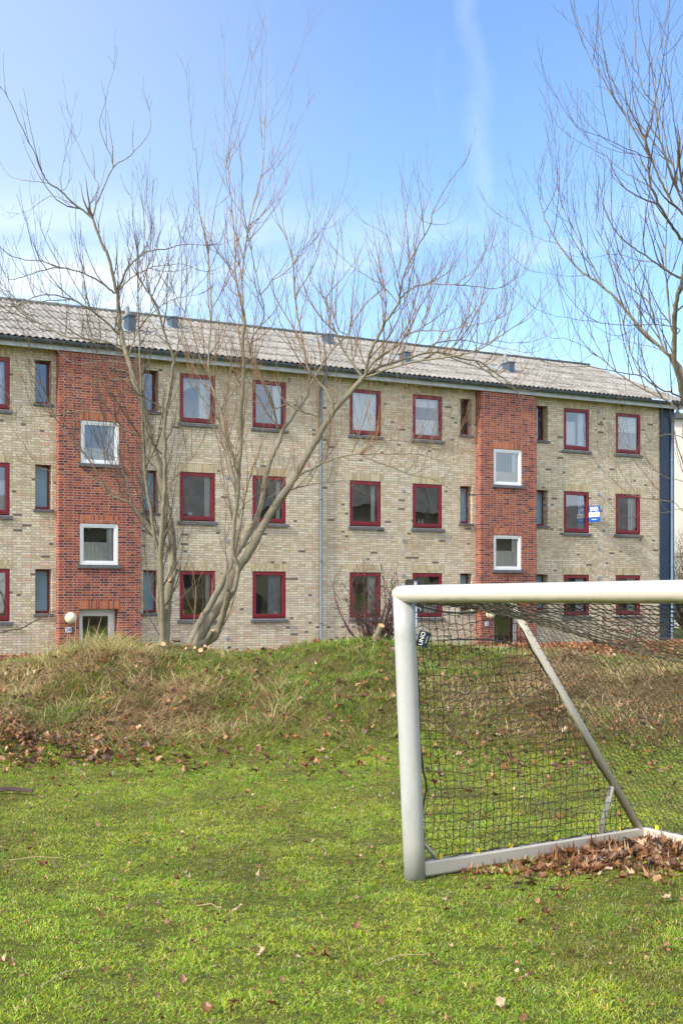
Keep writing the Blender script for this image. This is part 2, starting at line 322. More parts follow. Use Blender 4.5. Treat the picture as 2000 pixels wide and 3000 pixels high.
# ------------------------------------------------------------------ terrain
def vnoise(x, y, seed=0):
    xi = np.floor(x).astype(np.int64); yi = np.floor(y).astype(np.int64); fx = x - xi; fy = y - yi
    fx = fx * fx * (3 - 2 * fx); fy = fy * fy * (3 - 2 * fy)
    def h(a, b):
        n = (a * 374761393 + b * 668265263 + seed * 1442695041) & 0xffffffff
        n = ((n ^ (n >> 13)) * 1274126177) & 0xffffffff
        return ((n ^ (n >> 16)) & 0xffff) / 65535.0
    return (h(xi, yi) * (1 - fx) + h(xi + 1, yi) * fx) * (1 - fy) + (h(xi, yi + 1) * (1 - fx) + h(xi + 1, yi + 1) * fx) * fy
def fbm(x, y, seed=0, o=3):
    s = 0; a = .5; t = 0
    for i in range(o): s = s + a * vnoise(x * 2 ** i, y * 2 ** i, seed + i * 17); t += a; a *= .5
    return s / t
CRX = np.array([-30, -9, -4.44, -3.8, -3.3, -2.3, -1.9, -1.33, -.75, -.3, .36, .9, 1.8, 2.7, 3.3, 4.44, 9, 30])
CRZ = np.array([.6, .70, .68, .73, .90, .93, .86, .79, .84, 1.0, 1.03, .93, .89, .86, .77, .74, .74, .6])
def sstep(t): t = np.clip(t, 0, 1); return t * t * (3 - 2 * t)
def ground_z(x, y):
    x = np.asarray(x, float); y = np.asarray(y, float)
    cr = np.interp(x, CRX, CRZ)
    foot = 11.3 + .5 * np.sin(x * .6 + 1) + (fbm(x * .9, x * 0 + 3.3, 91) - .5) * 1.4 + np.where(x > -.5, -.3, 0)
    up = sstep((y - foot) / (15.6 - foot)) ** .9; dn = 1 - sstep((y - 16.3) / 3.4)
    m = cr * up * dn
    inm = np.clip(m / .3, 0, 1) * np.clip((40 - np.abs(x)) / 10, 0, 1)
    lump = (fbm(x * 1.7, y * 1.7, 3) - .5) * .36 * inm * (1 - .45 * sstep((y - 14.6) / 1.0))
    lawn = (fbm(x * .5, y * .5, 9) - .5) * .06 * np.clip((40 - np.abs(x)) / 10, 0, 1) * (1 - sstep((y - 18) / 3))
    return m + lump + lawn
def axis(a, b, st, far, g=1.25):
    c = list(np.arange(a, b + 1e-6, st)); s = st; p = b; hi = []
    while p < far: s *= g; p += s; hi.append(p)
    s = st; p = a; lo = []
    while p > -far: s *= g; p -= s; lo.append(p)
    return np.array(lo[::-1] + c + hi)
gx = axis(-8, 8, .09, 1200); gy = axis(2, 21, .09, 1200)
GX, GY = np.meshgrid(gx, gy); GZ = ground_z(GX, GY)
nx, ny = len(gx), len(gy); I = np.arange(nx * ny).reshape(ny, nx)
Qg = np.stack([I[:-1, :-1].ravel(), I[:-1, 1:].ravel(), I[1:, 1:].ravel(), I[1:, :-1].ravel()], 1)
tag(npmesh('ground', np.stack([GX.ravel(), GY.ravel(), GZ.ravel()], 1), Qg, M['ground'], smooth=True), kind='structure')
def gz(x, y): return float(ground_z(x, y))
def at(px, py, Y): return Vector(((px - CX) / F * Y, Y, EYE - (py - HY) / F * Y))

# ------------------------------------------------------------------ apartment building
X0, Y0, TH = -3.99, 34.0, R(28.25); CO, SI = math.cos(TH), math.sin(TH)
def S(px, D=0.0):      # metres along the facade (plane D in front of the wall) seen at this column
    u = px - CX; return (u * (Y0 - CO * D) - F * (X0 + SI * D)) / (F * CO - SI * u)
B = thing('apartment_building', 'three storey yellow brick block with red brick stair bays and dark red windows', 'building', (X0, Y0, 0), TH)
TOPS = [7.73, 5.02, 2.30]; WH = 1.35
wins = []   # (x0,x1,z0,z1)
for (a, b_, nm) in ((-70, 30, 'A'), (527, 631, 'B'), (740, 838, 'C'), (1024, 1116, 'D'), (1208, 1295, 'E'), (1650, 1725, 'F'), (1802, 1875, 'G')):
    for k in range(3): wins.append((S(a), S(b_), TOPS[k] - WH, TOPS[k], nm, k))
niches = []
for (a, b_, nm) in ((104, 152, 'N1'), (420, 465, 'N2'), (1347, 1382, 'N3'), (1566, 1604, 'N4')):
    for k in range(3): niches.append((S(a), S(b_), TOPS[k] - 1.12 - (.04 if k else 0), TOPS[k], nm, k))
XL, XR, ZT = -16.0, S(1930), 8.02
BAYD = .30
bays = [(S(165), S(413, BAYD)), (S(1392), S(1571, BAYD))]
def wall(mb, x0, x1, z0, z1, holes, y=0.0, mi=0):
    xs = sorted(set([x0, x1] + [h[0] for h in holes] + [h[1] for h in holes])); zs = sorted(set([z0, z1] + [h[2] for h in holes] + [h[3] for h in holes]))
    for i in range(len(xs) - 1):
        for j in range(len(zs) - 1):
            cx, cz = (xs[i] + xs[i + 1]) / 2, (zs[j] + zs[j + 1]) / 2
            if any(h[0] < cx < h[1] and h[2] < cz < h[3] for h in holes): continue
            mb.quad((xs[i], y, zs[j]), (xs[i + 1], y, zs[j]), (xs[i + 1], y, zs[j + 1]), (xs[i], y, zs[j + 1]), mi=mi)
    for h in holes:
        d = h[4]; a, b_, c, e = h[:4]
        mb.quad((a, y, c), (a, y + d, c), (a, y + d, e), (a, y, e), mi=mi); mb.quad((b_, y, c), (b_, y, e), (b_, y + d, e), (b_, y + d, c), mi=mi)
        mb.quad((a, y, e), (a, y + d, e), (b_, y + d, e), (b_, y, e), mi=mi); mb.quad((a, y, c), (b_, y, c), (b_, y + d, c), (a, y + d, c), mi=mi)
holes = [(w_[0], w_[1], w_[2], w_[3], .16) for w_ in wins] + [(n_[0], n_[1], n_[2], n_[3], .34) for n_ in niches] + [(b_[0] + .25, b_[1] - .12, -.29, ZT - .05, .34) for b_ in bays]
mb = MB(); wall(mb, XL, XR, -.3, ZT, holes)
DEP = 9.6
mb.quad((XL, 0, -.3), (XL, 0, ZT), (XL, DEP, ZT), (XL, DEP, -.3)); mb.quad((XL, DEP, -.3), (XL, DEP, ZT), (S(1972), DEP, ZT), (S(1972), DEP, -.3))
wl = mb.build('wall', M['yellow_brick'], B)
for i, (a, b_, c, e, nm, k) in enumerate(wins):       # soldier lintels, 3 mm proud
    q = MB(); q.box(a - .06, b_ + .06, -.004, .10, e + .002, min(e + .22, ZT - .01)); q.build('lintel', M['yellow_soldier'], wl)
# rooms behind the glass
mb = MB(); xr = S(1972) - .05
mb.quad((XL, 3.4, -.2), (xr, 3.4, -.2), (xr, 3.4, ZT), (XL, 3.4, ZT))
for z in (0.1, 2.62, 5.33, 8.0):
    mb.box(XL, xr, .36, 3.4, z - .12, z)
for s_ in [XL + .1] + [(S(p)) for p in (90, 480, 690, 935, 1160, 1325, 1630, 1760, 1900)] + [xr]:
    mb.box(s_ - .05, s_ + .05, .36, 3.38, -.2, ZT - .02)
mb.build('room', M['room'], B)
# curtains and blinds -------------------------------------------------
def drape(x0, x1, z0, z1, y, mat, parent, amp=.022, per=.11, slant=0):
    y = min(y - .08, .19)
    n = max(8, int((x1 - x0) / per * 6)); q = MB(); rr = random.Random(int(x0 * 100) + int(z0 * 10)); ph = rr.random() * 6
    col = []
    for i in range(n + 1):
        x = x0 + (x1 - x0) * i / n; yy = y + amp * math.sin(2 * math.pi * (x - x0) / per + ph + 1.3 * math.sin(3.1 * x)); col.append((x, yy))
    for i in range(n):
        a, b_ = col[i], col[i + 1]; za = z0 + slant * i / n; zb = z0 + slant * (i + 1) / n
        q.quad((a[0], a[1], za), (b_[0], b_[1], zb), (b_[0], b_[1], z1), (a[0], a[1], z1))
    return q.build('curtain', mat, parent, True)
def blind(x0, x1, z0, z1, y, parent):
    y = .13
    q = MB(); n = int((z1 - z0) / .05)
    for i in range(n):
        z = z0 + i * .05; q.quad((x0, y, z), (x1, y, z), (x1, y + .03, z + .046), (x0, y + .03, z + .046))
    return q.build('blind', M['curtain'], parent)
for (a, b_, c, e, nm, k) in wins:
    f = MB(); g = .012
    f.ring(a + g, b_ - g, c + .03, e - g, .05, .05, .05, .012, .10)
    f.ring(a + g + .045, b_ - g - .045, c + .075, e - g - .045, .05, .05, .065, .004, .09)
    W = f.build('window', M['red_frame'], B)
    pr = random.Random(int(a * 977) + k); t1, t2 = pr.uniform(-.018, .018), pr.uniform(-.014, .014)
    p = MB(); p.quad((a + .1, .05 - t1 + t2, c + .13), (b_ - .1, .05 + t1 + t2, c + .13), (b_ - .1, .05 + t1 - t2, e - .1), (a + .1, .05 - t1 - t2, e - .1)); p.build('pane', M['glass'], W)
    s_ = MB(); s_.v = [(a - .06, -.07, c - .10), (b_ + .06, -.07, c - .10), (b_ + .06, -.07, c - .03), (a - .06, -.07, c - .03), (a - .06, .12, c - .10), (b_ + .06, .12, c - .10), (b_ + .06, .12, c + .029), (a - .06, .12, c + .029)]
    s_.f = [(0, 1, 2, 3), (3, 2, 6, 7), (0, 4, 5, 1), (0, 3, 7, 4), (1, 5, 6, 2), (4, 7, 6, 5)]; s_.m = [0] * 6; s_.build('sill', M['sill'], W)
    ia, ib, ic, ie = a + .08, b_ - .08, c + .1, e - .05; wd = ib - ia
    key = nm + str(k)
    if key == 'A0': drape(ia, ib, ic, ie, .25, M['curtain'], W)
    if key == 'A1': blind(ia, ib, ic, ic + .85, .25, W)
    if key == 'B0':
        q = MB()
        for i in range(10):
            x_a, x_b = ia + wd * i / 10, ia + wd * (i + 1) / 10; za = ie - .52 + .40 * (i / 10) ** .6; zb = ie - .52 + .40 * ((i + 1) / 10) ** .6
            q.quad((x_a, .24 + .02 * (i % 2), za), (x_b, .24 + .02 * ((i + 1) % 2), zb), (x_b, .25, ie), (x_a, .25, ie))
        q.build('curtain', M['cream_curtain'], W); drape(ia + wd * .62, ib, ic, ie, .35, M['curtain'], W)
    if key == 'C0': drape(ia + wd * .7, ib, ic, ie, .30, M['curtain'], W)
    if key in ('B1', 'C1'): drape(ia + wd * .82, ib, ic, ie, .30, M['curtain'], W)
    if key == 'C2': drape(ia + wd * .55, ib, ic, ie, .30, M['blue_curtain'], W)
    if key == 'B2': drape(ia + wd * .86, ib, ic, ie, .30, M['curtain'], W)
    if key == 'D0': drape(ia, ib, ic, ie, .24, M['curtain'], W, per=.09)
    if key == 'D1': drape(ia + wd * .80, ib, ic, ie, .26, M['curtain'], W)
    if key == 'D2': drape(ia + wd * .68, ib, ic, ie, .26, M['curtain'], W)
    if key == 'E0': drape(ia, ib, ic, ic + .52, .26, M['curtain'], W); drape(ia, ib, ie - .3, ie, .26, M['curtain'], W)
    if key == 'E2': drape(ia, ib, ic, ic + .62, .26, M['curtain'], W)
    if key == 'F0': drape(ia + wd * .72, ib, ic, ie, .26, M['curtain'], W); drape(ia + wd * .15, ia + wd * .6, ic + .1, ie - .35, .5, M['curtain'], W)
    if key == 'F1': drape(ia + wd * .7, ib, ic, ie, .30, M['blue_curtain'], W)
    if key == 'G0': blind(ia, ib, ie - .56, ie, .24, W)
    if key == 'G1': drape(ia + wd * .64, ib, ic, ie, .26, M['curtain'], W)
    if key in ('F2', 'G2'): drape(ia + wd * .6, ib, ic, ie, .26, M['curtain'], W)
# narrow windows set deep in their niches
for (a, b_, c, e, nm, k) in niches:
    f = MB(); f.ring(a + .008, b_ - .008, c + .02, e - .006, .04, .045, .055, .245, .325)
    W = f.build('narrow_window', M['red_frame'], B)
    p = MB(); p.quad((a + .045, .27, c + .07), (b_ - .045, .27, c + .07), (b_ - .045, .27, e - .05), (a + .045, .27, e - .05))
    p.build('pane', M['glass'] if k == 0 else M['frost'], W)
    s_ = MB(); s_.box(a - .05, b_ + .05, -.06, .23, c - .07, c - .004); s_.build('sill', M['sill'], W)
# red brick stair bays
def bay(x0, x1, wpx, w2px, dpx, num):
    hs = []
    for (p0, p1), (z0, z1) in ((wpx, (5.06, 6.21)), (w2px, (2.40, 3.51))): hs.append((S(p0, BAYD), S(p1, BAYD), z0, z1, .14))
    hs.append((S(dpx[0], BAYD), S(dpx[1], BAYD), -.05, 1.24 + .02, .38))
    q = MB(); wall(q, x0, x1, -.3, ZT - .01, hs, -BAYD)
    q.quad((x0, -BAYD, -.3), (x0, -BAYD, ZT - .01), (x0, 0, ZT - .01), (x0, 0, -.3)); q.quad((x1, -BAYD, -.3), (x1, 0, -.3), (x1, 0, ZT - .01), (x1, -BAYD, ZT - .01))
    w_ = q.build('stair_bay', M['red_brick'], B)
    for h in hs:
        l = MB(); l.box(h[0] - .03, h[1] + .03, -BAYD - .004, -BAYD + .1, h[3] + .002, h[3] + .215); l.build('lintel', M['red_soldier'], w_)
    for h in hs[:2]:
        a, b_, c, e = h[:4]; f = MB(); y = -BAYD
        f.ring(a + .01, b_ - .01, c + .02, e - .01, .055, .055, .06, y + .015, y + .11); f.ring(a + .062, b_ - .062, c + .076, e - .062, .05, .05, .055, y + .03, y + .10)
        W = f.build('landing_window', M['white_frame'], B)
        p = MB(); p.quad((a + .1, y + .07, c + .12), (b_ - .1, y + .07, c + .12), (b_ - .1, y + .07, e - .1), (a + .1, y + .07, e - .1)); p.build('pane', M['glass'], W)
        drape(a + .06, b_ - .06, c + .1, c + (.62 if c < 4 else .45), -BAYD + .22, M['cream_curtain'] if c > 4 else M['curtain'], W); drape(a + (b_ - a) * .74, b_ - .06, c + .1, e - .06, -BAYD + .24, M['curtain'], W)
        s_ = MB(); s_.box(a - .07, b_ + .07, y - .06, y + .12, c - .07, c + .018); s_.build('sill', M['sill'], W)
    a, b_, c, e = hs[2][:4]; y = -BAYD + .30; f = MB(); f.ring(a + .005, b_ - .005, -.1, e - .01, .12, .13, .1, y, y + .09)
    D_ = f.build('entrance_door', M['white_frame'], B)
    q = MB(); q.ring(a + .12, b_ - .12, 0, e - .14, .06, .05, .35, y + .02, y + .07); q.build('door_leaf', M['white_frame'] if num == '24' else M['door'], D_)
    p = MB(); p.quad((a + .18, y + .045, .34), (b_ - .18, y + .045, .34), (b_ - .18, y + .045, e - .19), (a + .18, y + .045, e - .19)); p.build('pane', M['glass'], D_)
    return w_
bay(bays[0][0], bays[0][1], (237, 350), (234, 348), (233, 347), '24')
bay(bays[1][0], bays[1][1], (1445, 1528), (1445, 1527), (1447, 1528), '22')
def bld(x, y, z): return (B.matrix_world if False else Matrix.Translation((X0, Y0, 0)) @ Matrix.Rotation(TH, 4, 'Z')) @ Vector((x, y, z))
# eaves: fascia, gutter, roof
XE = S(1972) + .25; EZ = 8.20; OV = .42; RZ = 10.33; RY = 4.8
mb = MB(); mb.box(XL, XE, -OV + .06, -OV + .085, ZT - .05, EZ - .04); mb.box(XL, XE, -OV + .087, .02, ZT, ZT + .03); mb.build('fascia', M['fascia'], B)
mb = MB(); n = 10
for i in range(n):
    a0, a1 = math.pi + math.pi * i / n, math.pi + math.pi * (i + 1) / n; yc, zc, r_ = -OV - .02, EZ - .03, .075
    mb.quad((XL, yc + r_ * math.cos(a0), zc + r_ * math.sin(a0)), (XE + .1, yc + r_ * math.cos(a0), zc + r_ * math.sin(a0)), (XE + .1, yc + r_ * math.cos(a1), zc + r_ * math.sin(a1)), (XL, yc + r_ * math.cos(a1), zc + r_ * math.sin(a1)))
mb.tube([(XL, -OV - .095, EZ - .03), (XE + .1, -OV - .095, EZ - .03)], .012, 6)
x = XL
while x < XE: mb.box(x, x + .03, -OV - .10, -OV + .05, EZ - .112, EZ - .10); x += .9
mb.quad(*[(XE + .1, -OV - .02 + .075 * math.cos(math.pi + math.pi * i / n), EZ - .03 + .075 * math.sin(math.pi + math.pi * i / n)) for i in range(n + 1)])
mb.build('gutter', M['gutter'], B)
per = .177; nu = int((XE - XL) / per * 8); us = np.linspace(XL, XE, nu + 1)
nr = 5; V = []; Qs = []; base = 0
def roof_part(front):
    global base
    for r in range(nr):
        t0, t1 = r / nr - (.02 if r else 0), (r + 1) / nr
        for tt in (t0, t1):
            yy = (-OV - .03) + (RY + OV + .03) * tt; zz = (EZ + .015) + (RZ - EZ) * tt + (.028 if tt == t0 else .0)
            if not front: yy = 2 * RY - yy
            V.append(np.stack([us, np.full(nu + 1, yy), zz + .019 * np.sin(us * 2 * math.pi / per)], 1))
        a = base + np.arange(nu); Qs.append(np.stack([a, a + 1, a + nu + 2, a + nu + 1], 1)); base += 2 * (nu + 1)
        # lower lip
        yy = (-OV - .03) + (RY + OV + .03) * t0; yy = yy if front else 2 * RY - yy; zz = (EZ + .015) + (RZ - EZ) * t0 + .0
        V.append(np.stack([us, np.full(nu + 1, yy), zz + .020 + .019 * np.sin(us * 2 * math.pi / per) - .006], 1)); V.append(np.stack([us, np.full(nu + 1, yy), zz + .028 + .019 * np.sin(us * 2 * math.pi / per)], 1))
        a = base + np.arange(nu); Qs.append(np.stack([a, a + 1, a + nu + 2, a + nu + 1], 1)); base += 2 * (nu + 1)
roof_part(True); roof_part(False)
roof = npmesh('roof', np.concatenate(V), np.concatenate(Qs), M['roof'], parent=B, smooth=True)
mb = MB(); mb.tube([(XL, RY, RZ + .0), (XE + .02, RY, RZ + .0)], .09, 10)
x = XL
while x < XE: mb.tube([(x, RY, RZ + .0), (x + .1, RY, RZ)], .11, 8); x += .95
mb.build('ridge_cap', simple('ridge_cement', (.10, .115, .11), .9, var=.4, scale=4), roof, True)
# gable wall and verge board
mb = MB(); xg = S(1972)
mb.quad((xg, 0, -.3), (xg, DEP, -.3), (xg, DEP, ZT), (xg, 0, ZT)); mb.quad((xg, 0, ZT), (xg, DEP, ZT), (xg, RY, RZ - .05)); mb.build('gable_wall', M['blue_clad'], B)
mb = MB(); mb.quad((XL, 0, ZT), (XL, RY, RZ - .05), (XL, DEP, ZT)); mb.build('far_gable', M['yellow_brick'], B)
mb = MB()
for s0, s1 in ((-OV, RY), (2 * RY + OV, RY)):
    n0 = len(mb.v); e0, e1 = EZ + .0, RZ
    mb.v += [(xx, y_, z_ + dz) for xx in (XE + .005, XE + .03) for (y_, z_) in ((s0, e0), (s1, e1)) for dz in (-.14, .05)]
    mb.f += [tuple(n0 + i for i in f) for f in ((0, 1, 3, 2), (4, 6, 7, 5), (0, 2, 6, 4), (1, 5, 7, 3), (0, 4, 5, 1), (2, 3, 7, 6))]; mb.m += [0] * 6
mb.build('verge_board', M['fascia'], roof)
# dark blue corner cladding with its own pipe
mb = MB(); mb.box(XR - .001, S(1956), -.05, .0, -.2, ZT - .01); mb.box(S(1956), xg, -.02, .03, -.2, ZT - .012)
mb.build('corner_cladding', M['blue_clad'], B)
def pipe(x, y, mat):
    q = MB(); q.tube([(x, -OV - .02, EZ - .09), (x, -OV - .02, EZ - .2), (x, y - .02, EZ - .55), (x, y, EZ - .7), (x, y, 0.05), (x, y - .08, -.05)], .045, 10)
    for z in (.8, 2.6, 4.4, 6.2): q.tube([(x, y, z), (x, y, z + .05)], .055, 10)
    return q.build('downpipe', mat, B, True)
pipe(S(937), -.07, M['downpipe']); pipe(S(1962), -.08, simple('pale_blue_pipe', (.14, .22, .33), .45, var=.1))
# round vents in the wall
for px, zs in ((667, (7.55, 4.93, 3.15, .42)), (1181, (7.62, 4.77, 3.28, 2.22)), (1752, (7.68, 5.9, 4.98, 3.17, 2.2)),):
    for z in zs:
        q = MB(); x = S(px); q.tube([(x, .0, z), (x, -.02, z)], .062, 14, up=(0, 0, 1)); q.tube([(x, -.021, z), (x, -.035, z)], .035, 12, up=(0, 0, 1)); q.build('wall_vent', M['vent_grey'], wl)
# roof vents
slope = (RZ - EZ) / (RY + OV)
def roof_hit(px, py):
    d = Vector(((px - CX) / F, 1, -(py - HY) / F)); o = Vector((0, 0, EYE)); iv = (Matrix.Translation((X0, Y0, 0)) @ Matrix.Rotation(TH, 4, 'Z')).inverted()
    o2 = iv @ o; d2 = iv.to_3x3() @ d       # z = EZ + slope*(y+OV)
    k = (EZ + slope * (o2.y + OV) - o2.z) / (d2.z - slope * d2.y); return o2 + d2 * k
for px, py, wpx, hpx, pipe_h in ((388, 977, 22, 55, .28), (514, 966, 20, 38, 0), (969, 1012, 20, 34, 0), (1196, 1064, 18, 34, .35), (1499, 1095, 18, 35, .32)):
    h = roof_hit(px, py); dist = Y0 + SI * h.x + CO * h.y; sc = dist / F; hw = wpx * sc * .5; hh = hpx * sc
    q = MB(); q.box(h.x - hw, h.x + hw, h.y, h.y + .42, h.z - .3, h.z + hh * .93); q.box(h.x - hw - .03, h.x + hw + .03, h.y - .04, h.y + .46, h.z + hh * .93 + .002, h.z + hh)
    o = q.build('roof_vent', M['blue_vent'], roof)
    q = MB(); q.quad((h.x - hw - .35, h.y + .0, h.z + .05 + .0), (h.x + hw + .2, h.y, h.z + .05), (h.x + hw + .2, h.y + .8, h.z + .05 + .8 * slope), (h.x - hw - .35, h.y + .8, h.z + .05 + .8 * slope)); q.build('flashing', M['fascia'], o)
    if pipe_h:
        q = MB(); q.tube([(h.x - hw * .5, h.y + .3, h.z + hh + .001), (h.x - hw * .5, h.y + .3, h.z + hh + pipe_h)], .06, 10); q.build('flue', M['vent_grey'], o)

# ---- things fixed to the facade
def text_obj(s, size, mat, parent, loc, rot, ext=.002, name='lettering', bold=0.0, align='CENTER'):
    cu = bpy.data.curves.new(name, 'FONT'); cu.body = s; cu.size = size; cu.extrude = ext; cu.offset = bold; cu.align_x = align; cu.align_y = 'CENTER'
    tmp = bpy.data.objects.new('tmp', cu); scn.collection.objects.link(tmp); dg = bpy.context.evaluated_depsgraph_get()
    me = bpy.data.meshes.new_from_object(tmp.evaluated_get(dg)); bpy.data.objects.remove(tmp)
    me.materials.clear(); me.materials.append(mat); o = bpy.data.objects.new(name, me); o.location = loc; o.rotation_euler = rot; return link(o, parent)
def lamp_and_number(px, z, num, whichdoor):
    x = S(px, BAYD); p = bld(x, -BAYD - .16, z)
    L = thing('wall_lamp', 'round cream globe lamp on the red brick beside ' + whichdoor, 'lamp', p, TH, 'globe lamps by the stair doors')
    q = MB(); r = .155; q.lathe((0, 0, 0), [(max(.001, r * math.sin(a)), -r * math.cos(a)) for a in [math.pi * i / 14 for i in range(15)]], 24); q.build('globe', M['globe'], L, True)
    q = MB(); q.tube([(0, .155, 0), (0, .10, 0)], .07, 14); q.build('mount', M['plate'], L)
    p = bld(x - .02, -BAYD - .012, z - .31)
    N = thing('house_number', 'white enamel plate reading %s on the red brick beside %s' % (num, whichdoor), 'sign', p, TH, 'house number plates')
    q = MB(); q.box(-.075, .075, -.008, .011, -.065, .065); q.build('plate', M['plate'], N)
    text_obj(num, .13, M['blue_print'], N, (0, -.0095, 0), (R(90), 0, 0), .001, 'digits', .003)
lamp_and_number(203, EYE - (1810 - HY) / F * 32.2, '24', 'the left white-framed door')
lamp_and_number(1428, EYE - (1799 - HY) / F * 37.6, '22', 'the dark right door')
# for sale board fixed square to the window frame
p = bld(S(1723), -.02, 0); zc = EYE - (1502 - HY) / F * 39.7
SG = thing('for_sale_sign', 'blue and white for sale board projecting from a second floor window frame', 'sign', (p.x, p.y, zc), TH + R(-82))
q = MB(); q.box(0, .47, -.012, .012, -.26, .26); q.build('board', M['blue_print'], SG)
q = MB(); q.box(.004, .466, -.016, -.0125, -.10, .055); q.box(.004, .466, .0125, .016, -.10, .055); q.build('white_band', M['white_ink'], SG)
for sg, rz in ((-1, 0), (1, math.pi)):
    y1 = sg * .0135
    text_obj('BRIKK', .135, M['white_ink'], SG, (.235, y1, .175), (R(90), 0, rz), .001, 'lettering', .004)
    text_obj('7199 9091', .085, M['white_ink'], SG, (.235, y1, .09), (R(90), 0, rz), .001, 'lettering', .003)
    text_obj('TIL SALG', .095, M['ink'], SG, (.235, sg * .0165, -.022), (R(90), 0, rz), .001, 'lettering', .001)
    q = MB(); ya, yb = sorted((sg * .0125, sg * .0145)); q.box(.12, .35, ya, yb, -.19, -.17); q.build('lettering', M['white_ink'], SG)
# pot plants inside
def pot_plant(px, py, D, label, h=.3, seed=1):
    x = S(px); z = EYE - (py - HY) / F * (Y0 + SI * x); p = bld(x, .24, z)
    P = thing('potted_plant', label, 'plant', p, 0)
    q = MB(); q.lathe((0, 0, 0), [(.001, 0), (.06, 0), (.08, .13), (.07, .13), (.001, .11)], 14); q.build('pot', M['pot'], P, True)
    rr = random.Random(seed); V = []; T = []; C = []
    for i in range(60):
        a = rr.random() * 6.28; rad = rr.random() * .14; hh = .13 + rr.random() * h; c = Vector((math.cos(a) * rad, math.sin(a) * rad, hh)); s0 = .035; ax = Vector((rr.gauss(0, 1), rr.gauss(0, 1), rr.gauss(0, 1))).normalized(); b2 = ax.orthogonal().normalized(); k = len(V)
        V += [c - ax * s0, c + b2 * s0 * .6, c + ax * s0, c - b2 * s0 * .6]; T.append((k, k + 1, k + 2, k + 3)); C += [(.10, .17, .05) if rr.random() < .6 else (.45, .5, .3)] * 4
    npmesh('foliage', np.array([tuple(v_) for v_ in V]), np.array(T), M['grass'], np.array(C), parent=P)
pot_plant(565, 1513, 0, 'leafy plant in a white pot inside the first floor window beside the left tree', .22, 3)
pot_plant(543, 1803, 0, 'taller plant standing inside the ground floor window behind the left tree', .38, 5)
pot_plant(816, 1803, 0, 'dark plant in front of the blue curtain in the ground floor window', .34, 8)

for i, (px, lab) in enumerate(((1233, 'white bottle on the left of the first floor kitchen window sill'), (1243, 'second white bottle from the left on the kitchen window sill'))):
    x = S(px); z = TOPS[1] - WH + .10; bo = thing('bottle', lab, 'bottle', bld(x, .13, z), TH); q = MB(); q.lathe((0, 0, 0), [(.001, 0), (.035, 0), (.037, .10), (.015, .14), (.015, .18), (.001, .185)], 12); q.build('body', M['plate'], bo, True)
# ------------------------------------------------------------------ pale house and hedge far right
NB = thing('neighbouring_house', 'pale cream rendered building beyond the blue corner of the block', 'building', (15.2, 62, 0), R(12))
q = MB(); q.box(0, 16, 0, 9, 0, 10.6); q.build('wall', M['plaster'], NB)
q = MB(); q.box(-.3, 16.3, -.3, 9.3, 10.6, 10.85); q.build('roof', M['gutter'], NB)
q = MB(); q.box(-.02, 16.02, -.05, -.002, 3.6, 3.8); q.build('band', M['tan_brick'], NB)
for i in range(4):
    q = MB(); q.ring(3.0 + i * 3.2, 4.3 + i * 3.2, 6.2, 7.7, .08, .08, .08, -.04, .0); o = q.build('window', M['white_frame'], NB)
    q = MB(); q.quad((3.08 + i * 3.2, -.02, 6.28), (4.22 + i * 3.2, -.02, 6.28), (4.22 + i * 3.2, -.02, 7.62), (3.08 + i * 3.2, -.02, 7.62)); q.build('pane', M['frost'], o)

OB = thing('opposite_house', 'beige house across the lawn, out of frame, mirrored in the windows of the block', 'building', (46, 4, 0), R(56.4))
q = MB(); q.box(-26, 26, -5, 5, 0, 6.6); q.build('wall', M['plaster_b'], OB)
q = MB(); q.quad((-26.5, 5.5, 6.4), (26.5, 5.5, 6.4), (26.5, 0, 9.8), (-26.5, 0, 9.8)); q.quad((-26.5, -5.5, 6.4), (-26.5, 0, 9.8), (26.5, 0, 9.8), (26.5, -5.5, 6.4)); q.quad((-26, -5, 6.6), (-26, 5, 6.6), (-26, 0, 9.7)); q.quad((26, -5, 6.6), (26, 5, 6.6), (26, 0, 9.7)); q.build('roof', M['roof'], OB)
for i in range(12):
    for z_ in (1.0, 4.0):
        q = MB(); q.box(-24 + i * 4.2, -22.6 + i * 4.2, 4.98, 5.04, z_, z_ + 1.5); q.build('window', M['dark'], OB)
        q = MB(); q.box(-24 + i * 4.2, -22.6 + i * 4.2, -5.04, -4.98, z_, z_ + 1.5); q.build('window', M['dark'], OB)
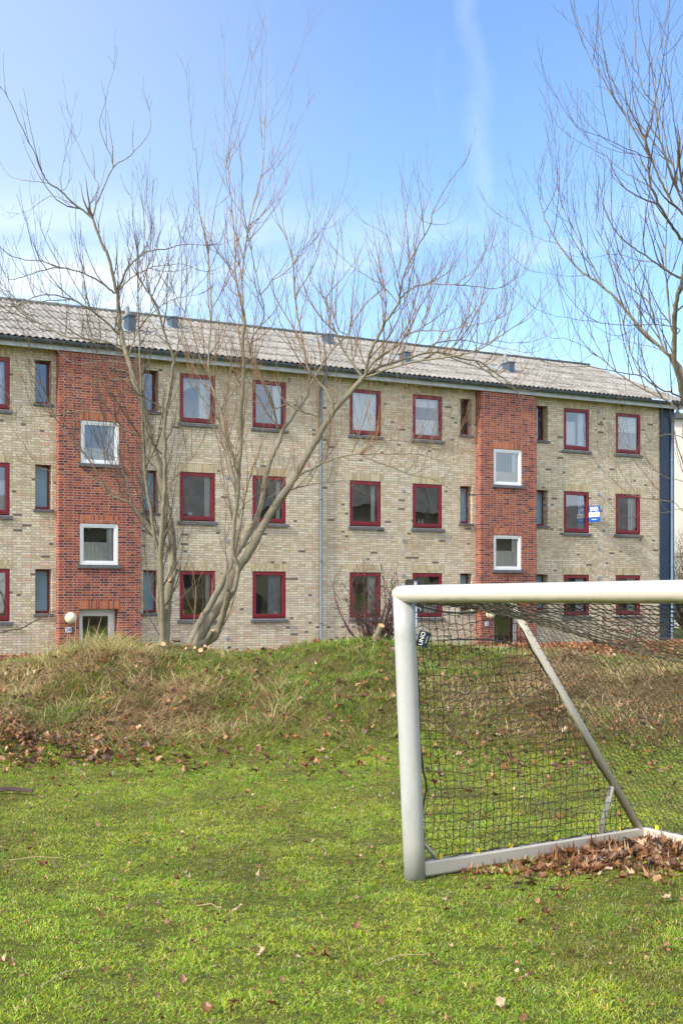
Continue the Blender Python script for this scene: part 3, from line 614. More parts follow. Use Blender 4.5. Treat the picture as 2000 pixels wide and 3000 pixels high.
# ------------------------------------------------------------------ trees
def catmull(P, n=4):
    P = [np.array(p, float) for p in P]; Q = [2 * P[0] - P[1]] + P + [2 * P[-1] - P[-2]]; o = []
    for i in range(1, len(Q) - 2):
        for j in range(n):
            t = j / n; a, b_, c, d = Q[i - 1:i + 3]
            o.append(.5 * ((2 * b_) + (-a + c) * t + (2 * a - 5 * b_ + 4 * c - d) * t * t + (-a + 3 * b_ - 3 * c + d) * t ** 3))
    o.append(P[-1]); return o
class TubeSoup:
    def __init__(s): s.V = []; s.Q = []; s.n = 0
    def add(s, P, r, k):
        P = np.asarray(P); N = len(P); r = np.asarray(r)
        T = np.gradient(P, axis=0); T /= (np.linalg.norm(T, axis=1, keepdims=True) + 1e-9)
        ref = np.array([.31, .92, .24]) if abs(T[0] @ np.array([.31, .92, .24])) < .95 else np.array([1., 0, 0])
        A = np.cross(T, ref); A /= (np.linalg.norm(A, axis=1, keepdims=True) + 1e-9); Bv = np.cross(T, A)
        w_ = np.arange(k) * 2 * np.pi / k
        s.V.append((P[:, None, :] + r[:, None, None] * (np.cos(w_)[None, :, None] * A[:, None, :] + np.sin(w_)[None, :, None] * Bv[:, None, :])).reshape(-1, 3))
        i = np.arange(N - 1)[:, None] * k; j = np.arange(k)[None, :]; j2 = (j + 1) % k
        s.Q.append((s.n + np.stack([i + j, i + j2, i + k + j2, i + k + j], -1)).reshape(-1, 4)); s.n += N * k
    def build(s, name, mat, parent, smooth=True):
        return npmesh(name, np.concatenate(s.V), np.concatenate(s.Q), mat, parent=parent, smooth=smooth)
def shoot(rr, p0, d0, L, up, wob, n=6):
    P = [np.array(p0)]; d = np.array(d0, float); st = L / n
    for i in range(n):
        d = d + np.array([0, 0, up]) + rr.normal(0, wob, 3); d /= np.linalg.norm(d); P.append(P[-1] + d * st)
    return np.array(P)
UPV = np.array([0, 0, 1.])
def build_tree(root, base_depth, lines, seed, twigmat, barkmat, dens=1.0, hk=1.0, upb=.22, lenk=1.0):
    """lines: list of (points in picture columns/rows, radius start, radius end [m]); each line hangs on the nearest earlier one
    and leaves it with its own drift in depth, so that the crown has real thickness."""
    rr = np.random.default_rng(seed); placed = []; trunk, br, tw = TubeSoup(), TubeSoup(), TubeSoup(); O = np.array(root.location); allb = []
    for li, (pts, r0, r1) in enumerate(lines):
        dep = base_depth + (rr.uniform(-.12, .12) if r0 > .03 else 0); st = pts[0]; best = None
        if placed and r0 < .055:
            for pp, dd in placed:
                for (q, d_) in zip(pp, dd):
                    e = math.hypot(q[0] - st[0], q[1] - st[1])
                    if best is None or e < best[0]: best = (e, q, d_)
        P2 = [tuple(p) for p in pts]
        if best and best[0] < 45: dep = best[2]; P2[0] = tuple(best[1][:2])
        L = sum(math.dist(P2[i], P2[i + 1]) for i in range(len(P2) - 1)) / F * base_depth
        big = r0 > .055; drift = rr.uniform(-.10, .10) if big else rr.choice([-1, 1]) * rr.uniform(.15, .55)
        C2 = catmull(P2, 4); m = len(C2); acc = 0; ds = []; bend = rr.uniform(-.5, .5)
        for i in range(m):
            if i: acc += math.dist(C2[i], C2[i - 1]) / F * base_depth
            ds.append(dep + drift * acc + (0 if big else bend * .2 * acc * acc / max(L, .1)))
        placed.append(([tuple(c) for c in C2], ds))
        P3 = np.array([at(c[0], c[1], d_) for c, d_ in zip(C2, ds)]); P3 += rr.normal(0, .004, P3.shape)
        rad = r0 + (r1 - r0) * (np.linspace(0, 1, m) ** .8); rad = rad * (1 + rr.normal(0, .02, m))
        (trunk if r0 > .05 else br).add(P3 - O, rad, 12 if r0 > .05 else (7 if r0 > .018 else 5))
        allb.append((P3, rad, L))
    def grow(P, rad, L, lvl):
        seg = np.linalg.norm(np.diff(P, axis=0), axis=1); cum = np.concatenate([[0], np.cumsum(seg)]); tot = cum[-1]
        sp = (.135, .13, .12)[lvl] / dens; s_ = sp * rr.uniform(.2, 1)
        if lvl == 0: s_ += (tot * .45 if rad[0] > .055 else .05)
        while s_ < tot:
            i = min(np.searchsorted(cum, s_) - 1, len(seg) - 1); i = max(i, 0); f = (s_ - cum[i]) / (seg[i] + 1e-9)
            p = P[i] * (1 - f) + P[i + 1] * f; T = P[i + 1] - P[i]; T /= np.linalg.norm(T) + 1e-9; fr = s_ / tot
            rl = rad[i]
            side = np.cross(T, rr.normal(0, 1, 3)); side /= np.linalg.norm(side) + 1e-9
            d = T * rr.uniform(.35, .9) + side * rr.uniform(.5, 1.0) + UPV * rr.uniform(.15, .75)
            d /= np.linalg.norm(d)
            if lvl == 0: Ls = rr.uniform(.30, 1.55) * lenk * (1.15 - .55 * fr) * (1 if rl < .03 else .75)
            elif lvl == 1: Ls = L * rr.uniform(.25, .6) * (1.1 - .6 * fr)
            else: Ls = rr.uniform(.05, .16)
            Ls *= 1 - .35 * min(1, max(0, (p[2] - 5.8) / 1.8))
            if Ls > .05:
                n = 7 if lvl == 0 else (5 if lvl == 1 else 3); Q = shoot(rr, p, d, Ls, upb * (1 if lvl < 2 else .4), .09, n)
                rb = min(rl * .7, (.0075, .0052, .0036)[lvl] * (.6 + .5 * min(Ls / .6, 1.4))); rt = np.linspace(rb, .0018, n + 1)
                tw.add(Q - O, rt, 4 if lvl == 0 else 3)
                if lvl < 2 and (lvl == 0 or Ls > .22): grow(Q, rt, Ls, lvl + 1)
            hf = hk * min(1, max(0, (p[2] - 5.4) / 1.6)); s_ += sp * rr.uniform(.5, 1.5) * (1 if rl < .03 else 1.6) * (.85 + 1.5 * hf if lvl == 0 else 1 + 1.6 * hf)
    for P3, rad, L in allb: grow(P3, rad, L, 0)
    for P3, rad, L in allb:      # tips run on into thin whips
        T = P3[-1] - P3[-2]; T /= np.linalg.norm(T) + 1e-9
        if rad[-1] < .02:
            for q in range(2):
                Q = shoot(rr, P3[-1], T + rr.normal(0, .18, 3), rr.uniform(.25, .6), upb * .7, .12, 6); rt = np.linspace(rad[-1], .0012, 7); tw.add(Q - O, rt, 4); grow(Q, rt, .45, 1)
    if trunk.V: trunk.build('trunk', barkmat, root)
    if br.V: br.build('branches', barkmat, root)
    tw.build('twigs', twigmat, root, False)
    print('tree', root.name, tw.n)
LT = [
 ([(480, 1900), (487, 1817), (491, 1759), (501, 1702), (507, 1637), (503, 1568), (495, 1514), (484, 1461), (472, 1407), (459, 1350), (443, 1300), (421, 1197), (402, 1140), (386, 1090), (375, 1048), (364, 1017), (356, 975), (350, 929), (346, 880)], .064, .024),
 ([(455, 1895), (466, 1778), (465, 1683), (465, 1618), (453, 1568), (442, 1491), (430, 1426), (424, 1369), (418, 1220), (411, 1071), (408, 994), (404, 850), (402, 740)], .034, .006),
 ([(472, 1895), (472, 1683), (472, 1606), (476, 1530), (482, 1453), (484, 1376), (484, 1300), (482, 1262), (486, 1197), (497, 1144), (505, 1082), (509, 1048), (490, 1002), (471, 937), (459, 891), (430, 850), (406, 811)], .036, .008),
 ([(346, 880), (344, 857), (329, 803), (318, 753), (302, 723), (283, 673), (271, 637)], .024, .017),
 ([(271, 637), (220, 599), (179, 560), (143, 535), (128, 512), (96, 436), (54, 353), (29, 296), (6, 260)], .015, .003),
 ([(271, 637), (290, 583), (332, 490), (383, 455), (437, 388), (440, 328)], .013, .003),
 ([(332, 490), (325, 455), (293, 372), (309, 296), (332, 206)], .008, .002),
 ([(265, 624), (265, 595), (290, 548), (274, 516), (236, 436), (220, 398), (210, 347)], .009, .002),
 ([(179, 560), (200, 540), (206, 470), (210, 420)], .005, .002),
 ([(143, 535), (80, 530), (30, 515), (0, 475)], .006, .002),
 ([(220, 599), (150, 575), (90, 615), (55, 625)], .006, .002),
 ([(344, 857), (360, 815), (375, 784), (398, 761), (440, 734), (498, 727), (543, 715), (600, 719)], .018, .005),
 ([(346, 860), (360, 838), (383, 815), (421, 795), (459, 780), (536, 774), (570, 788)], .014, .003),
 ([(344, 857), (333, 857), (306, 834), (268, 811), (222, 793), (172, 784), (122, 793), (69, 811), (27, 818), (11, 795)], .016, .003),
 ([(222, 793), (168, 780), (126, 765), (73, 761), (34, 749), (0, 723)], .009, .004), ([(126, 765), (111, 738), (96, 704)], .005, .002),
 ([(356, 975), (344, 975), (318, 949), (276, 914), (237, 891), (207, 876), (161, 864), (111, 866), (77, 883), (57, 895), (0, 880)], .017, .004),
 ([(207, 876), (145, 880), (80, 889), (30, 899), (0, 900)], .008, .003),
 ([(364, 1030), (325, 1006), (283, 994), (207, 989), (168, 975), (126, 952), (92, 933), (57, 899), (38, 864), (0, 845)], .016, .004),
 ([(375, 1040), (379, 1036), (390, 1006), (402, 971), (429, 933), (471, 899), (513, 876), (551, 868), (578, 864)], .013, .003),
 ([(380, 1073), (337, 1059), (287, 1058), (222, 1065), (170, 1030)], .009, .003),
 ([(386, 1090), (344, 1080), (310, 1060)], .008, .003), ([(392, 1115), (344, 1111), (291, 1117), (237, 1126)], .008, .002),
 ([(443, 1300), (402, 1274), (356, 1255), (314, 1224), (276, 1207), (230, 1205), (153, 1216), (77, 1222), (42, 1214), (29, 1167), (0, 1128)], .013, .004),
 ([(502, 1645), (484, 1595), (453, 1553), (415, 1514), (384, 1476), (346, 1461), (315, 1440), (286, 1386), (237, 1314), (165, 1229), (129, 1136), (116, 1100), (89, 1029)], .026, .006),
 ([(384, 1476), (373, 1415), (357, 1376), (350, 1338), (340, 1280)], .009, .003),
 ([(448, 1375), (420, 1345), (370, 1345), (300, 1330), (200, 1300)], .008, .003),
 ([(488, 1432), (526, 1384), (568, 1334), (587, 1300), (600, 1270)], .008, .003),
 ([(486, 1197), (450, 1180), (420, 1160)], .010, .007), ([(509, 1048), (530, 980), (545, 900), (548, 800), (540, 700)], .010, .003),
 ([(404, 850), (420, 760), (425, 650), (430, 560)], .006, .002), ([(471, 937), (440, 860), (450, 760), (446, 650)], .007, .002),
 ([(479, 1460), (450, 1475), (400, 1450), (330, 1440), (250, 1390), (150, 1380), (90, 1360)], .008, .002),
]
CT = [
 ([(548, 1915), (579, 1836), (618, 1771), (652, 1706), (675, 1652), (698, 1614), (732, 1560), (752, 1514), (767, 1465), (775, 1415), (790, 1357), (802, 1325), (818, 1293), (829, 1259), (867, 1205), (898, 1163), (909, 1125)], .052, .023),
 ([(562, 1918), (606, 1832), (644, 1771), (667, 1729), (698, 1664), (729, 1618), (759, 1564), (786, 1514), (813, 1472), (843, 1430), (864, 1397), (898, 1339), (929, 1286), (944, 1259), (982, 1198), (1024, 1152), (1063, 1106)], .070, .033),
 ([(604, 1925), (629, 1866), (644, 1828), (660, 1778), (672, 1730)], .052, .040),
 ([(668, 1765), (690, 1715), (698, 1664), (683, 1625), (683, 1583), (687, 1530), (694, 1480), (698, 1426), (700, 1376), (705, 1293), (707, 1209), (712, 1133), (714, 1064), (710, 999), (716, 941), (710, 903)], .034, .020),
 ([(660, 1735), (665, 1713), (679, 1644), (694, 1583), (706, 1514), (711, 1484), (700, 1453), (687, 1407), (675, 1357), (665, 1316), (659, 1263), (649, 1209), (630, 1159), (615, 1106), (611, 1048), (615, 980), (621, 903), (615, 846), (611, 751)], .034, .011),
 ([(611, 751), (592, 655), (584, 609), (575, 444), (565, 425), (546, 215)], .008, .002),
 ([(612, 740), (626, 636), (634, 597), (664, 479)], .008, .004),
 ([(710, 903), (699, 857), (689, 807), (688, 770), (686, 674), (674, 559), (668, 498)], .015, .006),
 ([(668, 498), (659, 475), (657, 330), (659, 196), (657, 138)], .005, .0015), ([(664, 479), (668, 444), (680, 368), (703, 272), (726, 188), (735, 123)], .006, .0015), ([(668, 498), (699, 383), (726, 284), (737, 176)], .005, .0015),
 ([(710, 903), (709, 807), (714, 770), (726, 674), (745, 590), (764, 517), (774, 437), (777, 375)], .014, .004),
 ([(777, 375), (783, 368), (814, 299), (860, 200), (898, 104)], .004, .0015), ([(777, 375), (781, 284), (779, 100)], .004, .0015), ([(774, 437), (768, 425), (764, 310), (768, 176)], .004, .0015),
 ([(764, 517), (802, 483), (844, 414), (898, 322)], .005, .0015), ([(726, 697), (768, 578), (802, 502), (821, 479)], .007, .002), ([(722, 674), (710, 597), (705, 444), (695, 368)], .006, .0015),
 ([(621, 903), (653, 849), (684, 796), (712, 745), (740, 690)], .010, .003), ([(649, 1209), (664, 1156), (707, 1098), (749, 1048), (770, 1000)], .010, .003),
 ([(700, 1376), (691, 1370), (653, 1267), (622, 1198), (577, 1152), (540, 1100)], .009, .003),
 ([(618, 1106), (584, 1075), (561, 1041), (538, 980), (519, 922), (510, 850)], .010, .003),
 ([(829, 1259), (814, 1259), (806, 1221), (795, 1171), (776, 1129), (749, 1068), (730, 1026), (745, 980), (768, 945), (772, 903), (764, 865), (749, 796), (737, 740), (725, 690)], .020, .005),
 ([(764, 865), (800, 820), (830, 780), (850, 740)], .009, .003), ([(730, 1026), (720, 960), (690, 900), (660, 860)], .009, .003),
 ([(909, 1125), (925, 1100), (940, 1075), (978, 1018), (1017, 980), (1040, 934), (1080, 880), (1120, 845), (1160, 800)], .020, .004),
 ([(1017, 980), (990, 964), (975, 900), (1000, 850), (1030, 800)], .009, .003),
 ([(982, 1198), (955, 1144), (921, 1106), (898, 1064), (890, 1018), (879, 964), (871, 922), (864, 865), (860, 788), (852, 740), (841, 700), (829, 659), (823, 609), (806, 552), (802, 500)], .021, .003),
 ([(860, 780), (890, 720), (905, 650), (915, 590)], .008, .002), ([(864, 865), (920, 780), (940, 700), (960, 640)], .008, .002),
 ([(944, 1259), (929, 1221), (883, 1205), (841, 1182), (821, 1156), (806, 1117), (780, 1125)], .014, .004),
 ([(841, 1182), (790, 1205), (740, 1228), (680, 1232)], .008, .002),
 ([(1063, 1106), (1051, 1091), (1009, 1033), (990, 990), (963, 926), (959, 903), (955, 876), (971, 846), (978, 807), (986, 740), (990, 690)], .018, .004),
 ([(955, 876), (930, 850), (905, 810), (900, 760)], .008, .002),
 ([(1063, 1106), (1073, 1087), (1080, 1041), (1103, 995), (1130, 941), (1165, 892), (1172, 860), (1178, 820), (1197, 770), (1230, 710), (1261, 655), (1268, 617), (1325, 518), (1350, 492)], .024, .003),
 ([(1172, 850), (1165, 819), (1149, 750), (1130, 690), (1080, 660)], .009, .002), ([(1165, 892), (1150, 870), (1110, 830), (1060, 800), (1020, 770), (990, 745)], .010, .003),
 ([(1261, 655), (1300, 658), (1340, 640)], .005, .0015), ([(1261, 655), (1230, 640), (1200, 590)], .005, .0015), ([(1268, 617), (1255, 560), (1250, 510)], .004, .0015),
 ([(1172, 872), (1199, 850), (1230, 836), (1276, 832), (1329, 834), (1356, 815), (1383, 796), (1421, 735)], .013, .003),
 ([(1329, 834), (1398, 840), (1452, 846), (1498, 823), (1543, 792), (1566, 740)], .008, .002),
 ([(1063, 1106), (1077, 1094), (1115, 1075), (1172, 1056), (1245, 1035), (1291, 1033), (1344, 1049), (1402, 1060), (1448, 1091), (1494, 1125), (1517, 1156), (1528, 1198)], .024, .004),
 ([(1291, 1033), (1350, 1060), (1420, 1085), (1480, 1130), (1540, 1145), (1600, 1135)], .012, .003),
 ([(1063, 1106), (1080, 1102), (1153, 1075), (1230, 1058), (1306, 1047), (1375, 1033), (1421, 1014), (1478, 976), (1528, 941), (1566, 899), (1589, 850)], .019, .003),
 ([(1245, 1033), (1268, 1010), (1306, 999), (1344, 995), (1364, 980), (1383, 934), (1406, 895), (1429, 865), (1459, 811), (1486, 773)], .012, .003),
 ([(1344, 995), (1402, 1005), (1459, 1018), (1509, 1026), (1536, 1033)], .007, .003), ([(1375, 1033), (1440, 1000), (1500, 1005), (1560, 1000)], .007, .002),
 ([(1077, 1085), (1115, 1041), (1161, 1014), (1191, 983), (1214, 972), (1260, 968), (1306, 970), (1344, 960), (1406, 949), (1459, 934), (1510, 900)], .015, .003),
 ([(1191, 983), (1199, 934), (1214, 876), (1226, 830), (1214, 788), (1200, 730)], .009, .002),
 ([(1421, 1014), (1440, 960), (1480, 900), (1500, 850), (1530, 800)], .008, .002), ([(1214, 972), (1280, 930), (1330, 880), (1370, 810)], .008, .002),
 ([(864, 1397), (906, 1378), (959, 1351), (1005, 1336), (1054, 1330)], .018, .012),
 ([(1054, 1330), (1096, 1301), (1153, 1290), (1199, 1297), (1268, 1313)], .008, .003), ([(1054, 1330), (1134, 1330), (1230, 1332), (1291, 1347), (1344, 1313), (1383, 1293)], .008, .002),
 ([(1054, 1330), (1096, 1351), (1153, 1370), (1207, 1393), (1258, 1401), (1303, 1423), (1338, 1454), (1365, 1508)], .009, .002), ([(1207, 1393), (1249, 1370), (1306, 1343), (1350, 1320)], .006, .002),
 ([(1054, 1330), (1063, 1300), (1040, 1260), (1025, 1220)], .006, .002),
 ([(843, 1443), (910, 1419), (950, 1414), (1004, 1410), (1040, 1428)], .010, .003),
 ([(773, 1468), (800, 1450), (830, 1420)], .008, .003), ([(711, 1484), (760, 1440), (820, 1400)], .007, .002),
 ([(1063, 1106), (1035, 1060), (1028, 1000), (1020, 960)], .010, .004),
]
RT = [
 ([(2048, 1915), (2046, 1700), (2040, 1500), (2026, 1300), (2000, 1166), (1986, 1098), (1974, 1059), (1974, 983), (1974, 925), (1982, 868), (1989, 845), (2003, 780), (2010, 700), (2012, 620), (2000, 560), (1990, 500)], .085, .022),
 ([(2048, 1700), (2060, 1500), (2075, 1250), (2070, 1000), (2065, 800), (2040, 650), (2020, 560)], .06, .02),
 ([(1996, 1140), (1990, 1075), (1947, 1032), (1875, 960), (1813, 887), (1764, 841), (1718, 807), (1676, 768), (1633, 713), (1610, 673), (1584, 607), (1574, 536), (1579, 500)], .032, .003),
 ([(1633, 713), (1584, 701), (1534, 673), (1492, 642)], .006, .002), ([(1718, 807), (1660, 810), (1600, 800)], .006, .002),
 ([(1764, 841), (1737, 780), (1702, 715), (1668, 654), (1648, 607), (1648, 551), (1666, 459)], .013, .002), ([(1668, 654), (1620, 625), (1590, 590)], .005, .002), ([(1648, 600), (1622, 530), (1617, 510), (1622, 418)], .005, .002),
 ([(1943, 1025), (1920, 956), (1901, 887), (1852, 849), (1817, 814), (1787, 753), (1756, 692), (1744, 657), (1748, 587)], .016, .003), ([(1787, 753), (1740, 700), (1695, 640)], .006, .002),
 ([(2010, 1175), (1960, 1150), (1913, 1128), (1875, 1101), (1806, 1090), (1733, 1075), (1676, 1075), (1614, 1067)], .017, .003),
 ([(2030, 1260), (1990, 1210), (1951, 1174), (1890, 1143), (1821, 1101), (1775, 1063), (1737, 1036), (1706, 1013), (1660, 994), (1607, 987), (1572, 956)], .020, .002),
 ([(1775, 1063), (1740, 1000), (1700, 930), (1680, 880), (1660, 850)], .008, .002), ([(1737, 1036), (1690, 1060), (1650, 1020), (1620, 950)], .006, .002),
 ([(2012, 820), (1955, 795), (1917, 768), (1867, 734), (1829, 707), (1802, 677), (1771, 611), (1760, 560)], .020, .003), ([(1917, 768), (1860, 760), (1800, 745), (1730, 755)], .007, .002),
 ([(2010, 720), (1985, 690), (1959, 647), (1932, 605), (1912, 561), (1904, 547), (1899, 498), (1896, 453), (1889, 412), (1901, 359), (1918, 299), (1929, 240), (1943, 166), (1957, 102), (2000, 41)], .024, .003),
 ([(1889, 412), (1863, 381), (1840, 357), (1821, 318), (1788, 274), (1766, 235), (1738, 193), (1708, 124), (1688, 55), (1677, -20)], .013, .003),
 ([(1821, 318), (1819, 299), (1793, 235), (1771, 166), (1760, 83), (1780, -10)], .006, .002),
 ([(2012, 640), (1968, 594), (1937, 539), (1918, 492), (1899, 442), (1889, 409)], .018, .012),
 ([(2010, 620), (1981, 550), (1962, 498), (1943, 442), (1926, 379), (1918, 310), (1890, 276), (1874, 235), (1860, 155), (1861, 55), (1874, -20)], .018, .003),
 ([(1981, 550), (1976, 511), (1957, 442), (1937, 359), (1929, 329), (1918, 249), (1918, 193), (1937, 111), (1957, -10)], .014, .003),
 ([(1929, 329), (1957, 263), (1970, 166), (2000, 83)], .007, .002), ([(1904, 547), (1849, 517), (1793, 475), (1738, 426), (1710, 400)], .008, .002),
 ([(1896, 453), (1893, 462), (1849, 442), (1793, 415), (1755, 398), (1700, 379), (1655, 326), (1636, 290)], .008, .002), ([(1981, 550), (1984, 470), (1990, 415), (2000, 373), (2010, 300)], .010, .003),
 ([(1897, 500), (1860, 460), (1845, 420), (1840, 370), (1830, 260), (1828, 100)], .007, .002),
 ([(2035, 1520), (2000, 1497), (1975, 1474), (1923, 1463), (1871, 1457), (1834, 1443), (1803, 1417), (1774, 1377), (1761, 1337)], .009, .002),
 ([(2036, 1310), (2000, 1282), (1952, 1272), (1909, 1288), (1874, 1308), (1849, 1314), (1808, 1288)], .009, .002), ([(2038, 1430), (2000, 1411), (1946, 1397), (1900, 1368), (1866, 1345), (1840, 1355)], .008, .002),
 ([(2035, 1480), (2000, 1489), (1952, 1500), (1900, 1506), (1871, 1506), (1860, 1517)], .006, .002),
 ([(2010, 975), (1990, 965), (1936, 952), (1821, 952), (1733, 941), (1668, 933), (1614, 923), (1572, 906)], .010, .002), ([(1985, 1045), (1951, 1032), (1875, 1009), (1813, 994), (1790, 971)], .009, .002),
 ([(1878, 1101), (1855, 1059), (1840, 1002), (1825, 952)], .009, .005), ([(1974, 970), (1965, 960), (1955, 870), (1950, 790), (1950, 677), (1956, 600), (1950, 520)], .016, .006),
 ([(1951, 677), (1920, 640), (1900, 580), (1870, 560)], .007, .002),
]
pt = at(478, 1885, 15.7); r_ = thing('bare_tree', 'leafless multi stemmed tree on the bank at the left, in front of the red bay', 'tree', (pt.x, pt.y, gz(pt.x, pt.y) - .05))
build_tree(r_, 15.7, LT, 5, M['twig_d'], M['bark'], .60, lenk=1.05)
pt = at(580, 1900, 16.1); r_ = thing('bare_tree', 'leafless tree with thick trunks leaning right from the middle of the bank', 'tree', (pt.x, pt.y, gz(pt.x, pt.y) - .05))
build_tree(r_, 16.1, CT, 9, M['twig'], M['bark'], .62, lenk=1.0)
RT = [(p_, a_ * (.5 if i_ == 0 else .72 if i_ != 1 else 1), b_ * (.5 if i_ == 0 else .85)) for i_, (p_, a_, b_) in enumerate(RT)]
pt = at(2048, 1900, 15.0); r_ = thing('bare_tree', 'tall leafless tree rising along the right edge above the goal', 'tree', (pt.x, pt.y, gz(pt.x, pt.y) - .1))
build_tree(r_, 15.0, RT, 21, M['twig_d'], M['bark_r'], .44, hk=.2, lenk=.95)

# trees of the same kind out of frame to the right, which the windows mirror
for (x_, y_, rz, sc_, lab) in ((25, 24, 2.1, 1.25, 'bare tree out of frame to the right, mirrored in the right windows'), (21, 15, 4.0, 1.35, 'second bare tree out of frame to the right, nearer the camera'), (31, 17, .9, 1.3, 'farthest bare tree out of frame to the right')):
    src = r_; o = src.copy(); scn.collection.objects.link(o); o.location = (x_, y_, 0); o.rotation_euler = (0, 0, rz); o.scale = (sc_,) * 3; o['label'] = lab
    for ch in list(src.children): c_ = ch.copy(); scn.collection.objects.link(c_); c_.parent = o
# cut stubs round the trees
def stub(px, py, Y, r, L, dirv, label, g='sawn off stems around the tree feet'):
    p = at(px, py, Y); d = Vector(dirv).normalized(); t_ = thing('cut_stem', label, 'stump', p, 0, g)
    q = MB(); q.tube([-d * L, -d * L * .5, Vector((0, 0, 0))], [r * 1.15, r * 1.05, r], 10, False); q.build('stem', M['bark'], t_, True)
    q = MB(); k = 12; a = d.orthogonal().normalized(); b_ = d.cross(a); q.quad(*[d * .001 + (a * math.cos(2 * math.pi * i / k) + b_ * math.sin(2 * math.pi * i / k)) * r * .98 for i in range(k)]); q.build('cut_face', M['cutwood'], t_)
stub(479, 1887, 15.35, .032, .25, (.2, -.8, .5), 'sawn stem with pale cut face at the foot of the left tree')
stub(588, 1905, 15.5, .032, .25, (.1, -.8, .5), 'largest sawn stem below the leaning trunks')
stub(571, 1897, 15.6, .018, .2, (-.2, -.8, .5), 'thin sawn stem between the two leaning trunk feet')
stub(545, 1899, 15.6, .016, .2, (-.5, -.8, .3), 'small sawn stem just left of the leaning trunks')
stub(623, 1846, 15.95, .022, .35, (.4, -.6, .7), 'raised sawn stem between the leaning trunks at knee height')
stub(601, 1892, 15.7, .02, .3, (.3, -.7, .6), 'short sawn stem in front of the rightmost leaning trunk')
stub(302, 1914, 15.2, .028, .25, (0, -.8, .5), 'sawn stem in the long grass below the left white door')
stub(173, 1910, 15.3, .028, .25, (-.1, -.8, .5), 'sawn stem in the grass below the left house number')
stub(522, 1665, 15.7, .028, .2, (.5, -.3, .8), 'stub of a sawn limb on the left trunk, angled up right')
stub(497, 1697, 15.62, .026, .08, (-.1, -.9, .2), 'round sawn knot facing front on the left trunk')
stub(1117, 1832, 15.6, .045, .3, (.35, -.5, .8), 'thick sawn stump with pale face in the berry bush')

# ------------------------------------------------------------------ shrubs
def shrub(name, label, cat, base, n, H, spread, seed, mat, berries=0, rb=.012, up=.06, berry_r=.009, group=None):
    rr = np.random.default_rng(seed); t_ = thing(name, label, cat, base, 0, group); ts = TubeSoup(); tips = []
    for i in range(n):
        a = rr.uniform(0, 6.283); tilt = rr.uniform(.05, 1) * spread; d = np.array([math.cos(a) * tilt, math.sin(a) * tilt * .7, 1.]); d /= np.linalg.norm(d)
        L = H * rr.uniform(.45, 1.05); P = shoot(rr, np.array([math.cos(a), math.sin(a), 0]) * rr.uniform(0, .22) * spread + np.array([0, 0, -.05]), d, L, up, .12, 8); rad = np.linspace(rb * rr.uniform(.5, 1.1), .002, 9); ts.add(P, rad, 5)
        for j in range(2, 9):
            for q in range(2):
                if rr.random() < .75:
                    d2 = (P[j] - P[j - 1]); d2 /= np.linalg.norm(d2); d2 = d2 + rr.normal(0, .65, 3); Q = shoot(rr, P[j], d2 / np.linalg.norm(d2), L * rr.uniform(.1, .35), .05, .22, 4); ts.add(Q, np.linspace(.0045, .0015, 5), 3); tips += [Q[-1], Q[-2]]
    ts.build('stems', mat, t_, False)
    if berries:
        q = MB()
        for k in range(berries):
            c = tips[rr.integers(len(tips))]; r = berry_r; q.lathe((c[0], c[1], c[2]), [(.0005, -r), (r * .8, -r * .5), (r, 0), (r * .8, r * .5), (.0005, r)], 6)
        o = q.build('berries', M['berry'], t_, True); o['kind'] = 'stuff'
    return t_
pb = at(1095, 1880, 15.9); shrub('berry_bush', 'leafless bush with red hips on top of the grassy hump beside the goal post', 'bush', (pb.x, pb.y, gz(pb.x, pb.y)), 46, .95, 1.0, 4, M['twig_k'], 150, rb=.014)
pb = at(1850, 1900, 27.0); shrub('berry_bush', 'red berried bare bush against the wall seen through the net, near the blue corner', 'bush', (pb.x, pb.y, 0), 34, 1.15, .9, 6, M['twig_d'], 260, berry_r=.018)
pb = at(1990, 1900, 44); shrub('bare_hedge', 'tall leafless hedge beyond the blue corner of the block', 'hedge', (13.2, 46, 0), 260, 3.9, .8, 12, M['twig'], 0, .02, .10)
pb = at(60, 1860, 12.5)
BR = thing('arching_branch', 'thin arching berried branch reaching in from the left edge over the bank', 'branch', (-4.6, 13.2, gz(-4.6, 13.2)))
ts = TubeSoup(); P = catmull([Vector((0, 0, -.05)), Vector((.05, .0, .5)), at(0, 1855, 13.2) - BR.location, at(60, 1842, 13.2) - BR.location, at(110, 1815, 13.3) - BR.location, at(150, 1795, 13.3) - BR.location, at(180, 1780, 13.4) - BR.location], 4); P = np.array([tuple(p) for p in P]); ts.add(P, np.linspace(.012, .002, len(P)), 6); rr = np.random.default_rng(3)
for j in range(10, len(P)):
    Q = shoot(rr, P[j], rr.normal(0, 1, 3) + np.array([.4, 0, .3]), rr.uniform(.06, .2), .02, .2, 4); ts.add(Q, np.linspace(.003, .0012, 5), 3)
ts.build('stem', M['twig_d'], BR)
# upright dead stalks on the bank
rr = np.random.default_rng(77)

